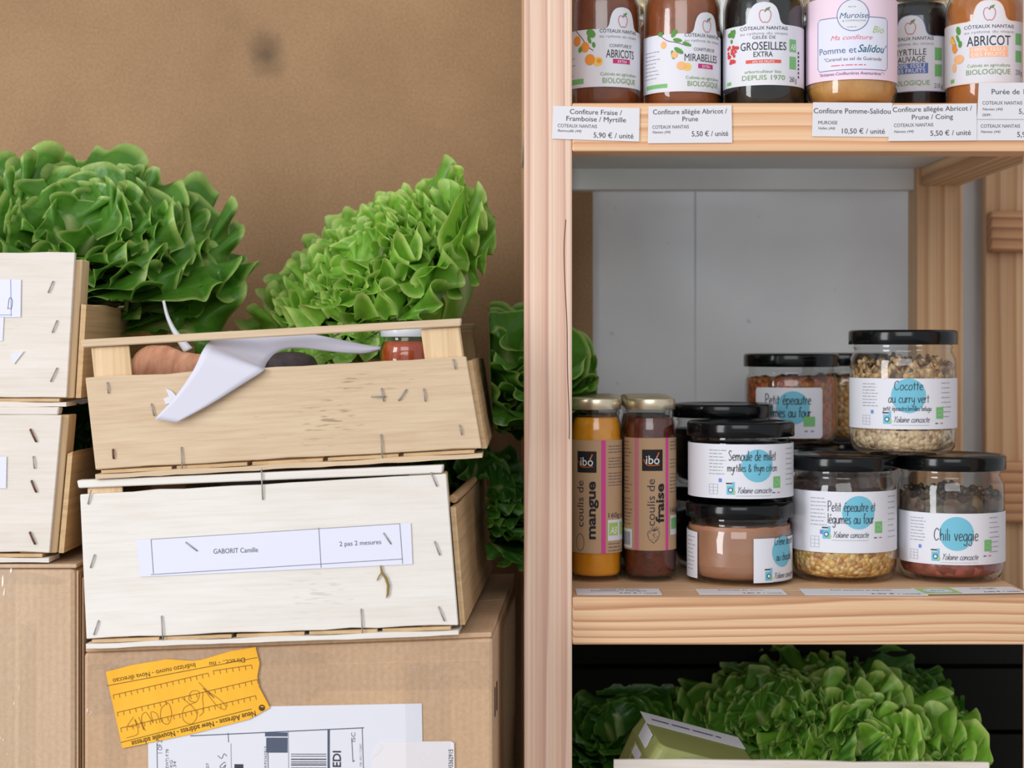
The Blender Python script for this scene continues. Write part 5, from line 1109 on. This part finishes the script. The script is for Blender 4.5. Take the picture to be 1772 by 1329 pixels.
# dark round root behind the paper
R = empty('black_radish', W(502, 645, 0.03)); tag(R, 'dark purple round root showing under the curl of grey paper', 'beetroot')
t = NT('dark_root'); n = t.noise(t.coord((1, 1, 1)), 60, 4, 0.7); r = t.ramp(n, 'Fac', [(0.3, lin((44, 34, 38))), (0.7, lin((84, 70, 72)))]); t.col(r); t.b.inputs['Roughness'].default_value = 0.6; t.bump(n, 'Fac', 0.5, 0.002)
MB().lathe(spl([(0.0005, -0.030), (0.014, -0.026), (0.0225, -0.012), (0.0235, 0.002), (0.0195, 0.0125), (0.010, 0.0165), (0.0005, 0.0175)], 5), 36).build('root', t.m, R)
MB().tube([(0, 0, 0.016), (0.001, -0.002, 0.020), (0.004, -0.003, 0.023)], [0.003, 0.002, 0.001], 8).build('crown_stub', plain('stalk_green', (120, 150, 70)), R)
# sauce jar with a white lid
YJ2 = 0.035; zb_ = W(0, 680, YJ2).z
j = Jar('sauce_jar', 703, YJ2, zb_, 0.0218, 'small jar of orange-red sauce with a white lid, in the tan crate', 'jar', None)
j.part('glass', [(0, 0.002), (0.015, 0.0015), (0.0185, 0.0005), (0.0205, 0.004), (0.0218, 0.010), (0.0218, 0.034), (0.0205, 0.040), (0.0185, 0.0435), (0.0185, 0.0475)], M['glass'], 40)
j.part('filling', [(0, 0.004), (0.016, 0.0045), (0.0195, 0.008), (0.0205, 0.012), (0.0205, 0.033), (0.0193, 0.038), (0.0175, 0.0425), (0, 0.0428)], M['f_sauce'], 40)
zl0 = W(0, 583, YJ2 - 0.0205).z - zb_; zl1 = W(0, 563, YJ2 - 0.0205).z - zb_
j.part('lid', lid_prof(0.0212, zl0, zl1), M['lid_white'], 40)
# the loose sheet: one end hangs over the front board, the other curls back under the rail
top = [(659, 600, -.030), (630, 596, -.032), (590, 588, -.034), (545, 579, -.035), (505, 574, -.036), (460, 574, -.034), (415, 575, -.034), (380, 580, -.040), (362, 592, -.052), (350, 608, -.067), (335, 640, -.0695), (305, 684, -.0700), (268, 725, -.0705)]
bot = [(659, 606, -.031), (632, 612, -.034), (596, 611, -.036), (560, 607, -.036), (524, 603, -.036), (497, 604, -.034), (476, 612, -.036), (463, 626, -.047), (458, 636, -.059), (454, 643, -.0685), (410, 671, -.0695), (360, 702, -.0700), (306, 731, -.0705)]
A_ = spl([tuple(W(*p)) for p in top], 5); B_ = spl([tuple(W(*p)) for p in bot], 5); g = []
for i, (a, b) in enumerate(zip(A_, B_)):
    a, b = Vector(a), Vector(b); row = []
    for k in range(9):
        q = k / 8; bulge = 0.006 * math.sin(math.pi * q) * max(0, 1 - i / 40)
        p = a.lerp(b, q); p.y -= bulge * 0.6; row.append(tuple(p))
    g.append(row)
pp = MB().sheet(g).build('loose_paper', plain('grey_paper', (214, 212, 226), 0.7), None, solid=0.0003); tag(pp, 'curled sheet of grey-white paper hanging over the tan crate board', 'paper')
# white strip hanging from the big lettuce
pts = [(283, 520), (289, 545), (299, 568), (312, 588), (326, 606)]; wd_ = [2.0, 2.6, 3.5, 5.5, 7.5]; g = []
for (x, y), w_ in zip(spl(pts, 5), np.interp(np.linspace(0, 1, 21), np.linspace(0, 1, 5), wd_)):
    yy = 0.006; g.append([tuple(W(x - w_, y + w_ * .5, yy)), tuple(W(x, y, yy - 0.0015)), tuple(W(x + w_, y - w_ * .5, yy))])
tag(MB().sheet(g).build('plastic_strip', plain('strip_white', (226, 230, 238), 0.4), None, solid=0.0005), 'narrow white strip hanging down from the biggest lettuce behind the carrot', 'strip')

# ------------------------------------------------------------------ bottom bay of the shelf
zF = 0.1785
CB = crate('wooden crate on the lowest shelf, only its top edge in view under the lettuces', (1058, 1316), 0.030, -0.4, 0.0, 0.309, 0.21, 0.0045, 0.2095, 0.225, 0.12, face='veneer_left', top_rail=0.008)
ztop = W(1058, 1314, 0.030).z; CB.location = (W(1058, 0, 0.030).x, 0.030, zF + 0.0045)
ch = ztop - CB.location.z
for o in [x for x in bpy.data.objects if x.parent == CB]:
    for v in o.data.vertices: v.co.z = v.co.z * (ch / 0.21) if v.co.z > 0.003 else v.co.z
FB = [inside(CB, 0.309, 0.225, ch, ch * 0.57), keep(z=(0.2, zLb - 0.002), x=(xl1 + .01, xr0 - 0.004), y=(0.036, 0.255))]
FB2 = [keep(z=(0.19, zLb - 0.002), x=(-0.06, 0.3), y=(0.045, 0.255))]
ax_ = (-0.15, -0.55, 0.82)
lettuce('lettuce', foot(1480, 1290, 0.115, ax_, 0.085), ax_, 0.120, 51, M['leaf_bright'], 'bright green lettuce with big wavy leaves at the front of the lowest shelf', n=34, k=9, A=0.11, flare=0.95, ex=2.8, width=0.55, open_=(0.08, 1.45), group=LG, fit=FB)
ax_ = (-0.25, -0.45, 0.85)
lettuce('lettuce', foot(1330, 1225, 0.17, ax_, 0.08), ax_, 0.112, 61, M['leaf'], 'darker finely frilled lettuce behind the plastic tub on the lowest shelf', n=44, k=16, A=0.08, ex=2.5, flare=0.9, fine=0.35, open_=(0.08, 1.4), group=LG, fit=FB)
ax_ = (0.1, -0.45, 0.88)
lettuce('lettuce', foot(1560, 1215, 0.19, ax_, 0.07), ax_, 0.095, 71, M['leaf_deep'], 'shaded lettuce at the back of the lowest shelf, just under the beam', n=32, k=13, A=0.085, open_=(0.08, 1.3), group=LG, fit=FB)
ax_ = (0.35, -0.45, 0.82)
lettuce('lettuce', foot(1690, 1290, 0.14, ax_, 0.06), ax_, 0.085, 81, M['leaf'], 'lettuce at the right-hand end of the lowest shelf, beside the far post', n=30, k=13, A=0.085, open_=(0.08, 1.5), group=LG, fit=FB)
ax_ = (-0.1, -0.4, 0.9)
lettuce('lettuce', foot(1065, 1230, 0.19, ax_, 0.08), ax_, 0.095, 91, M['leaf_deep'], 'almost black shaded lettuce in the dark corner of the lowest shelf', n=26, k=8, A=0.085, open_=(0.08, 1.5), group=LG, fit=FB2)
# added near-black crate, standing in for the deep shade behind the lettuces
DK = plain('shadow_black', (20, 21, 20), 0.8, spec=0.2); R = empty('shadow_crate', ((xl1 + xr0) / 2, 0.281, zF)); tag(R, 'added near-black crate standing in for deep shadow at the back of the lowest shelf', 'crate')
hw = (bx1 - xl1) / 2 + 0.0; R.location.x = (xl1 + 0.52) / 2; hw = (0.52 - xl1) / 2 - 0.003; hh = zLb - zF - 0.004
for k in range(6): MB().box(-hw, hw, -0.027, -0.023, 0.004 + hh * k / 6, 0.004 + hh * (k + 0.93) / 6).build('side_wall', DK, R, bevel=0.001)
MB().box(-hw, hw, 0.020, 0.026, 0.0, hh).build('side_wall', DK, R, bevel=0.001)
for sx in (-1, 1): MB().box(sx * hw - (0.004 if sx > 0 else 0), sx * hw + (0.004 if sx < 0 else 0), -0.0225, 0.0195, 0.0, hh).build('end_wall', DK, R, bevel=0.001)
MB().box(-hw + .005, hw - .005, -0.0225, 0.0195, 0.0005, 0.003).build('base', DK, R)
# plastic tub with a paper band
R = empty('plastic_tub', W(1192, 1334, 0.075), (math.radians(14), math.radians(17), math.radians(14))); tag(R, 'pale green plastic tub with a white handwritten band, tilted among the lettuces', 'tub')
t = plain('tub_plastic', (160, 166, 100), 0.35); t.node_tree.nodes['Principled BSDF'].inputs['Transmission Weight'].default_value = 0.15
def rrect(w, d, c, z, n=4):
    P = []
    for sx, sy, a0 in ((1, 1, 0), (-1, 1, 1), (-1, -1, 2), (1, -1, 3)):
        for k in range(n + 1):
            a = (a0 + k / n) * math.pi / 2; P.append((sx * (w - c) + c * math.cos(a), sy * (d - c) + c * math.sin(a), z))
    return P
def loft(secs):
    v = []; f = []; n = len(secs[0])
    for s_ in secs: v += s_
    for i in range(len(secs) - 1):
        for k in range(n): f.append((i * n + k, i * n + (k + 1) % n, (i + 1) * n + (k + 1) % n, (i + 1) * n + k))
    f += [tuple(range(n - 1, -1, -1)), tuple(range((len(secs) - 1) * n, len(secs) * n))]
    return v, f
v, f = loft([rrect(0.052, 0.036, .008, -0.03), rrect(0.050, 0.0345, .008, 0.012), rrect(0.047, 0.032, .008, 0.024), rrect(0.045, 0.030, .008, 0.0275)]); MB().add(v, f).build('tub_body', t, R, bevel=0.0008)
v, f = loft([rrect(0.0535, 0.0375, .008, -0.034), rrect(0.0535, 0.0375, .008, -0.031)]); MB().add(v, f).build('tub_rim', t, R)
bd = MB().box(-0.0475, 0.046, 0.010, 0.0325, 0.0277, 0.0280).hexa([(-0.0512, -0.012, 0.0), (-0.0508, -0.012, 0.0), (-0.0508, 0.012, 0.0), (-0.0512, 0.012, 0.0)], [(-0.0478, -0.012, 0.0275), (-0.0474, -0.012, 0.0275), (-0.0474, 0.012, 0.0275), (-0.0478, 0.012, 0.0275)]).build('paper_band', MATS['paper_white'], R)
p = Print(); p.hand('Sprout mix', -0.040, 0.034, 0.017, 0.005, 0.0008, 'purple_ink', 2) if 0 else p.scrawl(-0.040, 0.034, 0.019, 0.004, 'purple_ink', 2, 5)
p.build('printing', bd, lambda a, b, o: (a, b, 0.0281 + o))
for k in (-0.5, 0.3): MB().box(-0.0515 , -0.0505, k * 0.03 - .001, k * 0.03 + .001, -0.028, 0.010).build('rib', t, R)
# the added dark crate also backs the left of the bay
